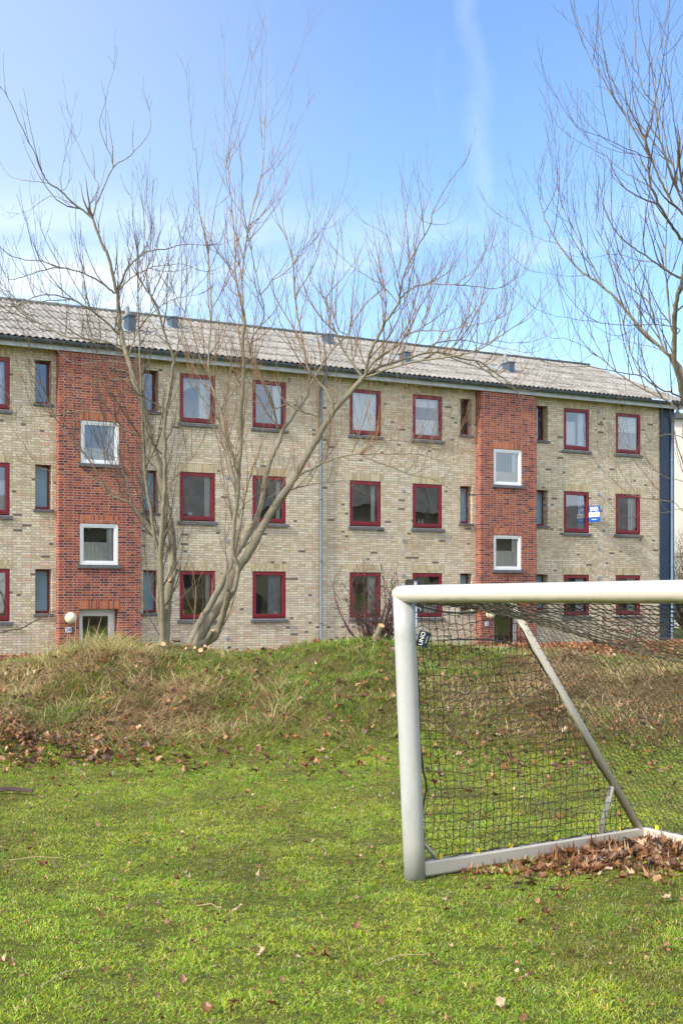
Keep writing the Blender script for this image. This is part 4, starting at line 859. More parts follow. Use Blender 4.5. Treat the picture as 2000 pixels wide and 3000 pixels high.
# ------------------------------------------------------------------ road-sign seen from behind, behind the goal
ps = at(1217, 1900, 24.0)
SP = thing('sign_post', 'grey pole carrying a dark board seen from behind, just behind the goal corner', 'sign', (ps.x, ps.y, 0))
sc = 24.0 / F; zt = EYE - (1697 - HY) * sc; zb = EYE - (1796 - HY) * sc; zp = EYE - (1703 - HY) * sc
q = MB(); q.tube([(0, 0, -.3), (0, 0, zp)], .032, 12); q.build('pole', M['alu'], SP, True)
q = MB(); x0, x1 = (1186 - 1217) * sc, (1242 - 1217) * sc; pts = []; rc = .05
for cx_, cz_, a0 in ((x1 - rc, zt - rc, 0), (x0 + rc, zt - rc, 90), (x0 + rc, zb + rc, 180), (x1 - rc, zb + rc, 270)):
    for i in range(5): a = R(a0 + i * 22.5); pts.append((cx_ + rc * math.cos(a), cz_ + rc * math.sin(a)))
q.quad(*[(p_[0], .038, p_[1]) for p_ in pts]); q.quad(*[(p_[0], .046, p_[1]) for p_ in reversed(pts)])
for i in range(len(pts)): a, b_ = pts[i], pts[(i + 1) % len(pts)]; q.quad((a[0], .038, a[1]), (a[0], .046, a[1]), (b_[0], .046, b_[1]), (b_[0], .038, b_[1]))
q.build('board', M['black'], SP)
q = MB(); q.tube([(.03, .03, zb + .10), (.07, .03, zb + .10), (.10, .03, zb + .08), (.10, .03, zb + .03)], .012, 6); q.build('bracket', M['alu'], SP)

# low tub and slab in front of the right entrance
pc = at(1400, 1900, 30)
TB = thing('garden_tub', 'low grey box with a black curved rim before the right entrance, behind the net', 'planter', (pc.x, pc.y, 0), R(14))
q = MB(); q.box(-.85, .75, -.5, .5, 0, .34); q.build('box', M['concrete'], TB)
q = MB(); q.tube([(-1.4, -.3, .52), (-.7, -.32, .55), (.1, -.34, .55), (.5, -.36, .50), (.75, -.4, .40), (.95, -.4, .30)], .02, 8); q.tube([(-1.4, .3, .52), (-1.4, -.3, .52)], .02, 8); q.tube([(-1.38, 0, 0), (-1.4, 0, .52)], .02, 6); q.build('rim', M['black'], TB, True)
pc = at(1800, 1880, 33)
q = MB(); q.box(-.65, .65, -.06, .06, -.03, .03); o = q.build('black_plank', M['black'], None, loc=(pc.x, pc.y, .30)); o.rotation_euler = (0, R(7), R(20)); tag(o, 'black plank lying tilted on the leaves near the blue corner', 'plank')
# bicycle whose handlebar peeps over the bank
pc = at(697, 1905, 24.5)
BK = thing('bicycle', 'bicycle lying behind the bank with only its silver handlebar showing', 'bicycle', (pc.x, pc.y, .0), R(10))
hz = pc.z
q = MB(); q.tube([(-.16, 0, hz + .05), (-.09, 0, hz + .04), (-.03, .03, hz - .02), (.05, .03, hz + .0), (.11, 0, hz + .0), (.17, 0, hz - .04)], .013, 8); q.build('handlebar', M['alu'], BK, True)
for s_, xx, zz in ((-1, -.17, .055), (1, .17, -.04)): q = MB(); q.tube([(xx - .03 * s_, 0, hz + zz), (xx + .04 * s_, 0, hz + zz - .005)], .02, 8); q.build('grip', M['black'], BK, True)
q = MB(); q.tube([(0, .03, hz - .02), (.02, .1, hz * .4), (0.1, .3, .06)], .016, 8); q.tube([(.02, .1, hz * .4), (.5, .6, .12)], .016, 8); q.build('frame', M['black'], BK, True)
for wx, wy in ((-.1, .35), (.75, .75)):
    q = MB(); q.tube([(wx + .33 * math.cos(a), wy + .33 * math.sin(a), .06 + .04 * math.cos(a)) for a in [2 * math.pi * i / 24 for i in range(25)]], .018, 6, False); q.build('wheel', M['black'], BK, True)

# ------------------------------------------------------------------ football goal
PB = Vector((.416, 6.97, 0.0)); PT = Vector((.349, 6.92, 1.61)); Cv = Vector((.52, -.854, 0.0)).normalized(); Ev = Vector((.825, .565, 0)).normalized(); GL = 3.0; GD = 1.89
gb = Vector((PB.x, PB.y, gz(PB.x, PB.y)))
G = thing('football_goal', 'white aluminium football goal with dark net standing on the lawn', 'football goal', gb)
def gp(t, z, q=0.0): return PB + Ev * t + Cv * q + Vector((0, 0, z)) - gb + (PT - PB) * Vector((1, 1, 0)).x * 0
lean = (PT - PB); lean = Vector((lean.x / 1.61, lean.y / 1.61, 0))
def gp(t, z, q=0.0): return PB + Ev * t + Cv * q + lean * z + Vector((0, 0, z)) - gb
def section_tube(p0, p1, ra, rb_, wide, k=28, endcap=False):
    q = MB(); d = (p1 - p0).normalized(); a = (Vector(wide) - d * Vector(wide).dot(d)).normalized(); b_ = d.cross(a); rings = []
    if endcap:
        for i in range(6): an = math.pi / 2 * (1 - i / 5); rings.append((p0 + d * (rb_ * .9 * (1 - math.sin(an))), max(.02, math.cos(an)) if i else .02))
        rings = [(p0 + d * (rb_ * (1 - math.cos(math.pi / 2 * i / 6))), max(.02, math.sin(math.pi / 2 * i / 6)) ** .7) for i in range(7)]
    else: rings = [(p0, 1)]
    L = (p1 - p0).length
    for i in range(1, 13): rings.append((rings[-1][0] + (p1 - rings[-1][0]) * (i / 12), 1)) if i == 12 else rings.append((p0 + d * (L * (.06 + .9 * i / 12)), 1))
    n0 = 0
    for c, s_ in rings:
        for j in range(k): w_ = 2 * math.pi * j / k; q.v.append(tuple(c + (a * math.cos(w_) * ra + b_ * math.sin(w_) * rb_) * s_))
    for i in range(len(rings) - 1):
        for j in range(k): q.f.append((i * k + j, i * k + (j + 1) % k, (i + 1) * k + (j + 1) % k, (i + 1) * k + j)); q.m.append(0)
    q.f.append(tuple(reversed(range(k)))); q.m.append(0); m = (len(rings) - 1) * k; q.f.append(tuple(m + j for j in range(k))); q.m.append(0); return q
zc = 1.61
section_tube(gp(0, -.03), gp(0, zc - .015), .0615, .05, (1, 0, 0)).build('post', M['post'], G, True)
section_tube(gp(0, -.03, GL), gp(0, zc - .015, GL), .0615, .05, (1, 0, 0)).build('post', M['post'], G, True)
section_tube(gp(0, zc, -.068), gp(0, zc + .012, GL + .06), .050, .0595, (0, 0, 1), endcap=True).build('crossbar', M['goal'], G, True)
def tb(name, a, b_, r, mat=M['post'], k=14, asp=1): q = MB(); q.tube([a, b_], r, k, asp=asp); return q.build(name, mat, G, True)
for qv in (0.0, GL):
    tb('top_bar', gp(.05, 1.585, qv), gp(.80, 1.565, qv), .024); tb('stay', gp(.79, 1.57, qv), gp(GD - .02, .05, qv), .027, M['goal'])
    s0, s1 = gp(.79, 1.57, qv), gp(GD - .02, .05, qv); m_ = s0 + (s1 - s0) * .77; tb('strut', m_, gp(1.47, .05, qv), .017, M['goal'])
    tb('gusset', gp(.06, .20, qv), gp(.20, .05, qv), .010, asp=2.2)
def rect_bar(name, a, b_, w_, h_):
    q = MB(); d = (b_ - a).normalized(); s_ = d.cross(Vector((0, 0, 1))).normalized() * w_ / 2; u = Vector((0, 0, h_ / 2)); bev = .25
    sec = []
    for c1_, c2_ in ((1, 1), (-1, 1), (-1, -1), (1, -1)):
        if c1_ * c2_ > 0: sec += [s_ * c1_ + u * c2_ * (1 - bev), s_ * c1_ * (1 - bev) + u * c2_] if True else []
        else: sec += [s_ * c1_ * (1 - bev) + u * c2_, s_ * c1_ + u * c2_ * (1 - bev)]
    k = len(sec)
    for p in (a, b_): q.v += [tuple(p + e) for e in sec]
    for j in range(k): q.f.append((j, (j + 1) % k, k + (j + 1) % k, k + j)); q.m.append(0)
    q.f += [tuple(reversed(range(k))), tuple(range(k, 2 * k))]; q.m += [0, 0]; return q.build(name, M['goal'], G)
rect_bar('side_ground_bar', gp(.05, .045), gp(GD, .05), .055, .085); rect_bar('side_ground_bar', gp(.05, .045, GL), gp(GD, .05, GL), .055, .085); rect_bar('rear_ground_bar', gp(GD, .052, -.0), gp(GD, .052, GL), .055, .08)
# net ----------------------------------------------------------------
ts = TubeSoup(); nr_ = np.random.default_rng(5); CW = .050; RW = .0475; SR = .0027
def strand(P, r=None):
    r = r or (globals().get('SR_B') or SR)
    return strand_(P, r)
def strand_(P, r): ts.add(np.array([tuple(p) for p in P]), np.full(len(P), r), 3)
def netgrid(nodes, nc, nrw, mask):
    for i in range(nc):
        run = []
        for j in range(nrw):
            if mask[i][j]: run.append(nodes[i][j])
            else:
                if len(run) > 1: strand(run)
                run = []
        if len(run) > 1: strand(run)
    for j in range(nrw):
        run = []
        for i in range(nc):
            if mask[i][j]: run.append(nodes[i][j])
            else:
                if len(run) > 1: strand(run)
                run = []
        if len(run) > 1: strand(run)
def stay_t(z): return .79 + (GD - .02 - .79) * (1.57 - z) / 1.52
def jit(s=.0045): return Vector(nr_.normal(0, s, 3))
for qv in (0.0, GL):     # side panels
    nc = int(GD / CW) + 1; nrw = int(1.5 / RW) + 1; nodes = []; mask = []
    for i in range(nc):
        cn = []; cmask = []
        for j in range(nrw):
            z = .10 + j * RW; t_ = .075 + i * CW; ts_ = stay_t(z)
            ok = t_ <= ts_ + CW * .5; t_ = min(t_, ts_); e = min(1, t_ / .35, (ts_ - t_) / .3) if t_ < ts_ else 0; e = max(e, 0)
            pull = .045 * math.exp(-((z - .45) / .16) ** 2) * math.exp(-t_ / .25)
            zz = z + .10 * (math.exp(-t_ / .28) - .15) * (z / 1.5) * (1.5 - z) / .7 + (.006 if (i + j) % 2 else -.006) - .035 * math.sin(math.pi * min(1, t_ / .8)) * (z / 1.5) ** 2 * (1 if t_ < .8 else 0)
            p = gp(t_ + pull, zz, qv) + (-Cv if qv == 0 else Cv) * (-.05 * e * math.sin(math.pi * min(1, max(0, z / 1.5)))) + jit() * (1 if e > 0 else .4)
            cn.append(p); cmask.append(ok)
        nodes.append(cn); mask.append(cmask)
    netgrid(nodes, nc, nrw, mask)
def ridge(q): s_ = math.sin(math.pi * q / GL); return gp(.80 + .05 * s_, 1.555 - .30 * s_, q)
nq = int(GL / CW) + 1; nt_ = int(.80 / RW) + 1; nodes = []; mask = []
for i in range(nq):     # top panel
    q0 = i * CW; a = gp(.03, 1.56, q0); b_ = ridge(q0); cn = []
    for j in range(nt_ + 1):
        f = j / nt_; p = a.lerp(b_, f) + Vector((0, 0, -.015 * math.sin(math.pi * f) * math.sin(math.pi * q0 / GL) + (.003 if (i + j) % 2 else -.003))) + jit(.003); cn.append(p)
    nodes.append(cn); mask.append([True] * (nt_ + 1))
netgrid(nodes, nq, nt_ + 1, mask)
SR_B = .0019; nb_ = int(1.88 / RW); nodes = []; mask = []
for i in range(nq):     # back panel
    q0 = i * CW; a = ridge(q0); b_ = gp(GD, .10, q0); cn = []
    for j in range(nb_ + 1):
        f = j / nb_; s_ = math.sin(math.pi * q0 / GL); p = a.lerp(b_, f) + Ev * (.10 * math.sin(math.pi * f) * s_) + Vector((0, 0, -.08 * math.sin(math.pi * f) * s_ + (.003 if (i + j) % 2 else -.003))) + jit(.003); cn.append(p)
    nodes.append(cn); mask.append([True] * (nb_ + 1))
netgrid(nodes, nq, nb_ + 1, mask)
# edge ropes
def rope(P, r=.0055): ts.add(np.array([tuple(p) for p in P]), np.full(len(P), r), 6)
for qv in (0.0, GL):
    rope([gp(.068 + .008 * math.sin(i * .7) + .045 * math.exp(-((i * .05 - .4) / .1) ** 2), .1 + i * .05, qv) for i in range(30)])
    rope([gp(.06 + .74 * f, 1.555 - .055 * math.sin(math.pi * min(1, f * 1.05)) , qv) + Vector((0, 0, 0)) for f in [i / 14 for i in range(15)]])
    rope([gp(stay_t(z) + .012 * math.sin(z * 9) - .03, z, qv) + jit(.004) for z in [1.5 - 1.4 * i / 26 for i in range(27)]])
    rope([gp(.07 + (GD - .07) * i / 24, .092 + .008 * math.sin(i * 2.1), qv) for i in range(25)], .004)
rope([ridge(GL * i / 40) + jit(.002) for i in range(41)], .0032); rope([gp(GD, .095 + .006 * math.sin(i * 2), GL * i / 40) for i in range(41)], .004)
net = ts.build('net', M['net'], G, False)
for i, t_ in enumerate((.19, .47, .73, 1.10, 1.50, 1.66)):
    q = MB(); c = gp(t_, .105); q.box(c.x - .011, c.x + .011, c.y - .009, c.y + .009, c.z - .02, c.z + .012); q.build('net_clip', M['yellow_clip'], G)
for i in range(9):
    q = MB(); c = gp(GD, .108, .12 + i * .32); q.box(c.x - .011, c.x + .011, c.y - .009, c.y + .009, c.z - .02, c.z + .012); q.build('net_clip', M['yellow_clip'], G)
# fabric tag sewn to the net edge
tc_ = at(1240, 1872, 6.93) - gb
q = MB(); ex = Vector((.956, 0, -.292)); ez = Vector((.292, 0, .956)) ; hw, hh = .0325, .045; ny_ = Vector((0, -1, 0))
for i in range(6):
    f0, f1 = -1 + i / 3, -1 + (i + 1) / 3; c0 = ny_ * (.006 * math.cos(f0 * 1.5)); c1_ = ny_ * (.006 * math.cos(f1 * 1.5))
    q.quad(tc_ + ex * hw * f0 - ez * hh + c0, tc_ + ex * hw * f1 - ez * hh + c1_, tc_ + ex * hw * f1 + ez * hh + c1_, tc_ + ex * hw * f0 + ez * hh + c0)
TG = q.build('fabric_tag', M['navy'], G, True)
mw = Matrix((( ez.x, -ex.x, 0), (0, 0, -1), (ez.z, -ex.z, 0)))
rot_m = Matrix.Identity(3); rot_m.col[0] = ez; rot_m.col[1] = -ex; rot_m.col[2] = ez.cross(-ex)
def tag_text(s_, size, offx, bold=0.0):
    return text_obj(s_, size, M['white_ink'], TG, tc_ + ex * offx + ny_ * .009, rot_m.to_euler(), .0003, 'lettering', bold)
tag_text('UNO', .034, -.010, .0004); tag_text('nordic line', .009, .017, .0001)
section = None

# ------------------------------------------------------------------ grass
def blades(name, X, Y, H, Wd, lean_dir, lean, col, tipcol, label_kind=True, droop=.35):
    n = len(X); Z = ground_z(X, Y) - .006; a = rng.uniform(0, 6.283, n)
    sx, sy = np.cos(a) * Wd / 2, np.sin(a) * Wd / 2
    lx, ly = np.cos(lean_dir) * lean, np.sin(lean_dir) * lean
    def P(f, wf, s):
        hz = H * (f - droop * lean * f * f); hx = H * lx * f ** 1.6; hy = H * ly * f ** 1.6
        return np.stack([X + hx + s * sx * wf, Y + hy + s * sy * wf, Z + hz], 1)
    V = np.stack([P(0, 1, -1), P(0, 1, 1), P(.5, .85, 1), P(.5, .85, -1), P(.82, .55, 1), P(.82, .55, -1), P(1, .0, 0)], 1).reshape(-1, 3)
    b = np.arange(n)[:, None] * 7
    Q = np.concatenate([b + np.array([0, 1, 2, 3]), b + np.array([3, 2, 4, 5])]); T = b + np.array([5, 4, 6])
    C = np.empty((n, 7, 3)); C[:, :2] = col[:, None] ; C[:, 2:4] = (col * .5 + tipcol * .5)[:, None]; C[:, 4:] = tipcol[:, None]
    o = npmesh(name, V, Q, M['grass'], C.reshape(-1, 3), T=T, smooth=False); return tag(o, kind='stuff')
def pick(n, pal, w_):
    pal = np.array(pal); idx = rng.choice(len(pal), n, p=np.array(w_) / sum(w_)); c = pal[idx]; return c * rng.uniform(.75, 1.25, (n, 1)) * rng.uniform(.93, 1.07, (n, 3))
def cone_pts(n, y0, y1, k=.30, m=.7, pw=1.0):
    Y = y0 + (y1 - y0) * rng.uniform(0, 1, n * 3) ** pw; X = rng.uniform(-1, 1, n * 3) * (k * y1 + m); keep = np.abs(X) < k * Y + m
    return X[keep][:n], Y[keep][:n]
GREEN = [(.36, .54, .045), (.26, .48, .035), (.51, .59, .05), (.15, .28, .035), (.60, .58, .08), (.70, .60, .30), (.34, .24, .13)]
# lawn
X, Y = cone_pts(760000, 3.7, 12.6, pw=1.3); n = len(X)
pn = fbm(X * .9, Y * .9, 5); pn2 = fbm(X * 3.1, Y * 3.1, 8); pn3 = fbm(X * 9, Y * 9, 13)
bare = (pn2 < .34) & (pn3 < .50) | (pn3 < .30) | (fbm(X * 30, Y * 30, 71, 2) < .36); kp = ~(bare & (rng.uniform(0, 1, n) < .72)); X, Y, pn, pn2, pn3 = X[kp], Y[kp], pn[kp], pn2[kp], pn3[kp]; n = len(X)
col = pick(n, GREEN, [5, 4.5, 3.5, 3.5, 1.8, 1.5, 1.2]); k_ = np.clip((pn - .40) * 4, 0, 1)[:, None]
yel = np.clip((pn2 - .5) * 4, 0, 1)[:, None]; dk = np.clip((.46 - pn2) * 5, 0, 1)[:, None] * .5 + np.clip((Y - 9.5) / 3, 0, .45)[:, None] * (1 - k_)
dull = np.clip(1 - np.abs(Y - 9.6 - .6 * np.sin(X * .9)) / 1.5, 0, 1)[:, None] * np.clip(1.3 - pn * 1.2, 0, 1)[:, None]; col = col * (1 - .42 * dull * np.array([.65, 1.0, .3])); col = col * (1 - .30 * dk) + np.array([.05, .035, .0]) * yel * .9 + np.array([.015, .03, 0.]) * k_
mo = np.clip((fbm(X * 1.9 + 3, Y * 1.1, 64) - .50) * 5, 0, 1)[:, None]; col = col * (1 - mo * np.array([.34, .44, .10])); H = rng.uniform(.009, .026, n) * (.6 + .9 * pn2) * (1 + .5 * (pn3 > .6)) ; ld = rng.uniform(0, 6.283, n)
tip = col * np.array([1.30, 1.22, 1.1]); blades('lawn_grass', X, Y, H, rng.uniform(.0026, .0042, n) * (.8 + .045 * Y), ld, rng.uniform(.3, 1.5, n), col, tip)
# taller tufts sprinkled over the lawn
tx, ty = cone_pts(300, 4.2, 12.3, .28, .4); XX = []; YY = []
for x_, y_ in zip(tx, ty): m_ = rng.integers(40, 110); XX.append(x_ + rng.normal(0, .05, m_)); YY.append(y_ + rng.normal(0, .05, m_))
X = np.concatenate(XX); Y = np.concatenate(YY); n = len(X); col = pick(n, [(.20, .34, .03), (.15, .28, .025), (.28, .36, .04)], [3, 3, 2])
blades('grass_tufts', X, Y, rng.uniform(.022, .048, n), rng.uniform(.0025, .004, n), rng.uniform(0, 6.283, n), rng.uniform(.2, .8, n), col, col * 1.25)
tx, ty = cone_pts(500, 4.0, 12.0, .28, .3); XX = []; YY = []
for x_, y_ in zip(tx, ty): m_ = rng.integers(30, 90); XX.append(x_ + rng.normal(0, .035, m_)); YY.append(y_ + rng.normal(0, .035, m_))
X = np.concatenate(XX); Y = np.concatenate(YY); n = len(X); col = pick(n, [(.30, .36, .14), (.20, .30, .09), (.42, .44, .22)], [3, 3, 1])
blades('lawn_weeds', X, Y, rng.uniform(.012, .022, n), rng.uniform(.006, .010, n), rng.uniform(0, 6.283, n), rng.uniform(1.0, 1.9, n), col, col)
# grass on the bank: green undergrowth + long straw
X, Y = cone_pts(165000, 11.2, 17.3, .31, .8); n = len(X); pn = fbm(X * 1.1, Y * 1.1, 31); pn2 = fbm(X * 2.6, Y * 2.6, 33)
green = np.clip((X + 2.0) / 1.6, 0, 1) * np.clip((2.0 - X) / 1.2, 0, 1) * .42 + pn * .9 + .14 * (Y > 15.0)
straw = (green < .555 + rng.normal(0, .09, n)) & (Y > 11.5 + 1.5 * fbm(X * 1.4, Y * 0 + 1.7, 57) + rng.normal(0, .45, n))
c_g = pick(n, [(.25, .38, .035), (.15, .28, .025), (.36, .43, .04), (.07, .12, .02), (.48, .46, .09)], [4, 4, 3, 3, 1.5]); c_s = pick(n, [(.74, .52, .29), (.54, .35, .19), (.86, .68, .42), (.22, .13, .07), (.42, .30, .16), (.12, .085, .045)], [4, 4, 2, 3, 2, 3])
col = np.where(straw[:, None], c_s, c_g); kp = ~((pn2 < .36) & (rng.uniform(0, 1, n) < .75)); X, Y, col, straw, pn2 = X[kp], Y[kp], col[kp], straw[kp], pn2[kp]; n = len(X)
H = np.where(straw, rng.uniform(.05, .17, n), rng.uniform(.03, .09, n)) * (.6 + .9 * pn2) * np.clip((Y - 10.9) / 1.6, .4, 1); dn = np.where(straw, rng.normal(-1.3, .55, n) + (fbm(X * 1.6, Y * 1.6, 44) - .5) * 11, rng.uniform(0, 6.283, n))
H *= np.where(Y > 15.7, .75, 1)
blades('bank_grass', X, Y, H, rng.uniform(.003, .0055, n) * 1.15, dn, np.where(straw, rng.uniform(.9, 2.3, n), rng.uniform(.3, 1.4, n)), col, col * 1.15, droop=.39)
# long tussocks on the crest and slope
XX = []; YY = []; HH = []; CC = []; LD = []
def tussock(x_, y_, m_, s_, h0, h1, pal, w_):
    XX.append(x_ + rng.normal(0, s_, m_)); YY.append(y_ + rng.normal(0, s_, m_)); HH.append(rng.uniform(h0, h1, m_)); CC.append(pick(m_, pal, w_)); LD.append(np.arctan2(YY[-1] - y_, XX[-1] - x_) + rng.normal(0, .5, m_))
GT = [(.22, .36, .04), (.11, .20, .03), (.66, .49, .24), (.84, .66, .38), (.38, .24, .11)]
for i in range(26): tussock(rng.uniform(-3.75, -2.45), rng.uniform(14.7, 15.9), 90, .09, .16, .38, GT, [3, 3, 4, 3, 2])
for i in range(70): tussock(rng.uniform(-4.9, 5.2), rng.uniform(14.6, 16.0), 70, .09, .08, .20, GT, [4, 3, 2, 2, 1])
for i in range(95): tussock(rng.uniform(-4.8, -.6), rng.uniform(11.8, 14.9), 80, .11, .06, .25, GT, [2.4, 2.2, 5, 4, 4])
for i in range(45): tussock(rng.uniform(-4.4, 4.6), rng.uniform(12.2, 15.6), 90, .08, .06, .16, GT, [6, 5, .5, .5, 1])
for i in range(46): tussock(rng.uniform(1.0, 4.9), rng.uniform(12.2, 15.2), 70, .11, .10, .26, GT, [1.5, 2, 5, 4, 4])
for i in range(7): tussock(-3.05 + rng.normal(0, .18), 12.9 + rng.normal(0, .15), 90, .07, .14, .30, GT, [3, 6, 1, 1, 1])
for i in range(40): tussock(rng.uniform(-1.6, 1.2), rng.uniform(13.4, 15.9), 90, .09, .08, .17, GT, [6, 2, 1, 1, 0])
X = np.concatenate(XX); Y = np.concatenate(YY); n = len(X); H = np.concatenate(HH); col = np.concatenate(CC)
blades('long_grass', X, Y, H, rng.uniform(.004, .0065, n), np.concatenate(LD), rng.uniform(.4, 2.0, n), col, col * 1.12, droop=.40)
# grass and leaves on the flat ground between bank and building
X = rng.uniform(-12, 16, 60000); Y = rng.uniform(18.5, 31, 60000); n = len(X); col = pick(n, GREEN, [5, 4, 3, 3, 2, 1, 1]); blades('rear_grass', X, Y, rng.uniform(.05, .12, n), rng.uniform(.01, .016, n), rng.uniform(0, 6.283, n), rng.uniform(.2, .9, n), col, col * 1.15)
# dead upright stalks
for k, (px, y0, y1, lx) in enumerate(((245, 1890, 1812, 18), (270, 1890, 1806, 28), (205, 1900, 1838, -4), (217, 1900, 1790, 6), (190, 1905, 1840, 10), (100, 1910, 1845, 18), (135, 1905, 1780, 12), (320, 1890, 1850, 6))):
    p = at(px, y0, 15.3); q = MB(); t0 = at(px + lx, y1, 15.3); q.tube([(0, 0, -.08), (t0 - p) * .5 + Vector((.01, 0, 0)), t0 - p], [.0045, .0035, .0015], 4)
    o = q.build('dry_stalk', simple('straw_stalk', (.50, .38, .22), .9) if k == 0 else bpy.data.materials['straw_stalk'], None, loc=p); tag(o, 'thin straw coloured stalk standing upright in the long grass on the bank', 'plant', 'dry stalks on the bank')

# ------------------------------------------------------------------ leaves
def leaf_shape(seed, curl):
    rr = np.random.default_rng(seed); outl = []; lob = [(-2.6, .62), (-2.2, .56), (-1.75, .82), (-1.3, .66), (-.85, .92), (-.45, .72), (0, 1.0), (.45, .72), (.85, .92), (1.3, .66), (1.75, .82), (2.2, .56), (2.6, .62), (3.14, .35)]
    for a, r in lob: outl.append((math.sin(a) * r * (1 + rr.normal(0, .1)), math.cos(a) * r * (1 + rr.normal(0, .1))))
    o = np.array(outl); m = o * .5; V = [(0, -.1, 0)]
    def zf(p): r = math.hypot(*p); return curl * (r ** 2) * (1 + .9 * math.sin(p[0] * 4 + seed) + .6 * math.cos(p[1] * 5 + seed * 2)) * .62 + rr.normal(0, .10)
    V += [(p[0], p[1], zf(p)) for p in m]; V += [(p[0] * (1 - .25 * curl), p[1] * (1 - .25 * curl), zf(p)) for p in o]
    k = len(o); T = [(0, 1 + i, 1 + (i + 1) % k) for i in range(k)]; Q = [(1 + i, 1 + k + i, 1 + k + (i + 1) % k, 1 + (i + 1) % k) for i in range(k)]
    return np.array(V), np.array(Q), np.array(T)
LS = [leaf_shape(i, c) for i, c in enumerate((.25, .45, .7, .9, .55, 1.1))]
LP = [(.30, .14, .065), (.40, .22, .12), (.21, .09, .045), (.12, .06, .04), (.52, .38, .25), (.36, .16, .06), (.17, .10, .08)]
def rotm(rx, ry, rz):
    cx_, sx_, cy_, sy_, cz_, sz_ = math.cos(rx), math.sin(rx), math.cos(ry), math.sin(ry), math.cos(rz), math.sin(rz)
    return np.array([[cz_, -sz_, 0], [sz_, cz_, 0], [0, 0, 1]]) @ np.array([[cy_, 0, sy_], [0, 1, 0], [-sy_, 0, cy_]]) @ np.array([[1, 0, 0], [0, cx_, -sx_], [0, sx_, cx_]])
def litter(name, pts, size, tilt, lift, pal, w_, kind='stuff'):
    V = []; Q = []; T = []; C = []; n = 0; w_ = np.array(w_) / sum(w_)
    for (x_, y_) in pts:
        v, q, t_ = LS[rng.integers(len(LS))]; s_ = rng.uniform(*size); Rm = rotm(rng.normal(0, tilt), rng.normal(0, tilt), rng.uniform(0, 6.283)); c = np.array(pal[rng.choice(len(pal), p=w_)]) * rng.uniform(.75, 1.25)
        vv = v @ Rm.T * s_; vv += np.array([x_, y_, gz(x_, y_) + lift(x_, y_) - vv[:, 2].min() * .4]); V.append(vv); Q.append(q + n); T.append(t_ + n); C.append(np.tile(c, (len(v), 1)) * rng.uniform(.88, 1.12, (len(v), 1))); n += len(v)
    o = npmesh(name, np.concatenate(V), np.concatenate(Q), M['leaf'], np.concatenate(C), T=np.concatenate(T)); return tag(o, kind=kind)
pts = []
while len(pts) < 780:      # heap against the goal's rear corner
    t_, q_ = rng.uniform(.30, 1.93), abs(rng.normal(0, .30)); 
    if t_ < .9 and rng.uniform() > .45 * t_: continue
    if t_ > 1.1: q_ = abs(rng.normal(.1, .50))
    p = PB + Ev * t_ + Cv * (q_ + .05); pts.append((p.x, p.y))
def heap(x_, y_):
    d = Vector((x_, y_, 0)) - PB; t_ = d.dot(Ev); q_ = d.dot(Cv); return .0 + max(0, .030 * min(1, (t_ - .75) / .5)) * math.exp(-(q_ / .35) ** 2) * rng.uniform(.2, 1.0)
litter('leaf_heap', pts, (.030, .056), .30, heap, LP, [5, 4, 4, 3, 1.5, 3, 2])
pts = [(rng.normal(-3.35, .55), rng.normal(12.35, .35)) for i in range(330)] + [(rng.uniform(-4.6, 5), 12.0 + abs(rng.normal(0, 1.2))) for i in range(260)] + [(rng.normal(2.3, .7), rng.normal(12.7, .5)) for i in range(240)] + [(rng.uniform(-4.5, 5), rng.uniform(13, 16)) for i in range(260)] + [(rng.normal(3.7, .8), rng.uniform(11, 13.5)) for i in range(110)]
litter('bank_leaf_litter', pts + [(rng.normal(-2.9, .5), rng.normal(12.0, .45)) for i in range(240)] + [(rng.normal(-2.0, .4), rng.normal(11.8, .3)) for i in range(70)] + [(rng.uniform(-4.8, 5), rng.uniform(11.8, 16)) for i in range(900)] + [(rng.uniform(-4.6, 4.8), 11.9 - abs(rng.normal(0, .9))) for i in range(420)], (.022, .055), .5, lambda a, b_: rng.uniform(.02, .07), LP, [4, 3, 5, 5, .8, 4, 4])
pts = []
for i in range(3600):      # drift of leaves along the foot of the building and behind the bank
    s_ = rng.uniform(-7, 19); dd = abs(rng.normal(0, 1.6)) + .1; p = bld(s_, -dd - .32, 0); pts.append((p.x, p.y))
for i in range(900): pts.append((rng.normal(7.5, 1.8), rng.uniform(24, 36)))
litter('wall_leaf_litter', pts, (.07, .12), .45, lambda a, b_: rng.uniform(.0, .08), [(.42, .17, .08), (.50, .26, .13), (.34, .13, .06), (.22, .09, .05)], [4, 3, 3, 1.5])
# fine crumbs and bits in the lawn
X, Y = cone_pts(3600, 4.0, 12.4, .29, .4); litter('leaf_crumbs', list(zip(X, Y)), (.006, .018), .5, lambda a, b_: rng.uniform(.012, .03), LP, [3, 3, 4, 6, 1.5, 2, 5])
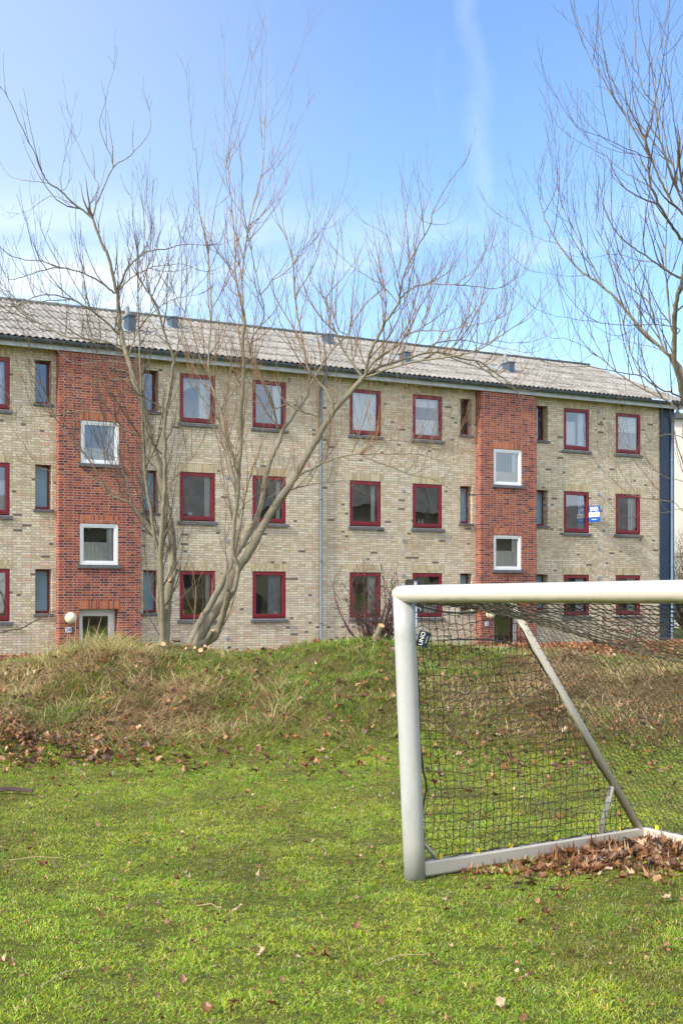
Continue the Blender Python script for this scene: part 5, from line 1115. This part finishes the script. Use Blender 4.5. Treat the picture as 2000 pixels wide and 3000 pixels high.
# single fallen leaves, each its own object
lm = []
for i, (v, q, t_) in enumerate(LS):
    for j in range(3):
        pal = (LP[1], LP[2], LP[4])[j]; o = npmesh('fallen_leaf', v * .05, q, M['leaf'], np.tile(np.array(pal), (len(v), 1)) * rng.uniform(.85, 1.15, (len(v), 1)), T=t_); lm.append(o.data); bpy.data.objects.remove(o)
known = [(1125, 2540), (755, 2575), (1045, 2645), (120, 2545), (700, 2795), (765, 2808), (920, 2808), (950, 2815), (305, 2860), (800, 2962), (5, 2830), (535, 2890), (610, 2975), (160, 2547), (500, 2415), (280, 2335), (175, 2310), (620, 2205), (890, 2260), (940, 2265), (910, 2255), (830, 2300), (700, 2675), (590, 2668), (1040, 2725), (385, 2675), (520, 2585), (440, 2400), (565, 2495), (60, 2430), (1110, 2960), (1470, 2960), (1945, 2650), (1310, 2680), (1600, 2690), (1530, 2715), (1430, 2620), (1950, 2790), (1810, 2400), (1640, 2400), (1400, 2390), (1500, 2370), (1260, 2395), (1150, 2410), (1800, 2300), (1560, 2290), (1430, 2290), (1640, 2250)]
pts = [(5760 / (py - HY) * (px - CX) / F, 5760 / (py - HY)) for px, py in known]
while len(pts) < 170:
    y_ = rng.uniform(4.5, 12.2); x_ = rng.uniform(-1, 1) * .285 * y_; pts.append((x_, y_))
LEAFLAB = {0: 'curled dry leaf lying on the grass just left of the goal post foot', 20: 'leaf lying on the lawn below the bottom edge corner at the far right', 22: 'dry leaf on the grass a little below the right end of the leaf heap',
           10: 'dry leaf at the very left edge low on the foreground lawn', 9: 'dry leaf lying at the bottom edge just left of centre of the lawn'}
LEAFLAB.pop(20)
for i, (x_, y_) in enumerate(pts):
    o = bpy.data.objects.new('fallen_leaf', lm[rng.integers(len(lm))]); s_ = rng.uniform(.55, .85) * (1.0 if i < 48 else .65); o.scale = (s_, s_, s_)
    o.location = (x_, y_, gz(x_, y_) + .028); o.rotation_euler = (rng.normal(0, .35), rng.normal(0, .35), rng.uniform(0, 6.283)); link(o)
    if i in LEAFLAB: tag(o, LEAFLAB[i], 'leaf')
    else: tag(o, 'curled dry brown leaf lying singly on the green lawn', 'leaf', 'single dry leaves on the lawn')
# thin pale sticks
for i, (px, py, L, a) in enumerate(((110, 2537, .16, .1), (205, 2880, .16, 1.0), (1180, 2835, .14, .5), (610, 2680, .07, -.5), (28, 2330, .20, -.15))):
    y_ = 5760 / (py - HY); x_ = y_ * (px - CX) / F; q = MB(); q.tube([(-L, 0, .0), (0, .03, .012), (L, 0, .004)], [.002 if i < 4 else .018, .002 if i < 4 else .02, .001 if i < 4 else .012], 5)
    o = q.build('stick', M['twig_k'] if i == 4 else bpy.data.materials['straw_stalk'], None, loc=(x_, y_, gz(x_, y_) + .035)); o.rotation_euler = (0, 0, a); tag(o, 'thick brown broken stick at the left edge below the bank' if i == 4 else 'thin pale dry stalk lying flat on the short lawn', 'stick', None if i == 4 else 'pale stalks on the lawn')
print('done')
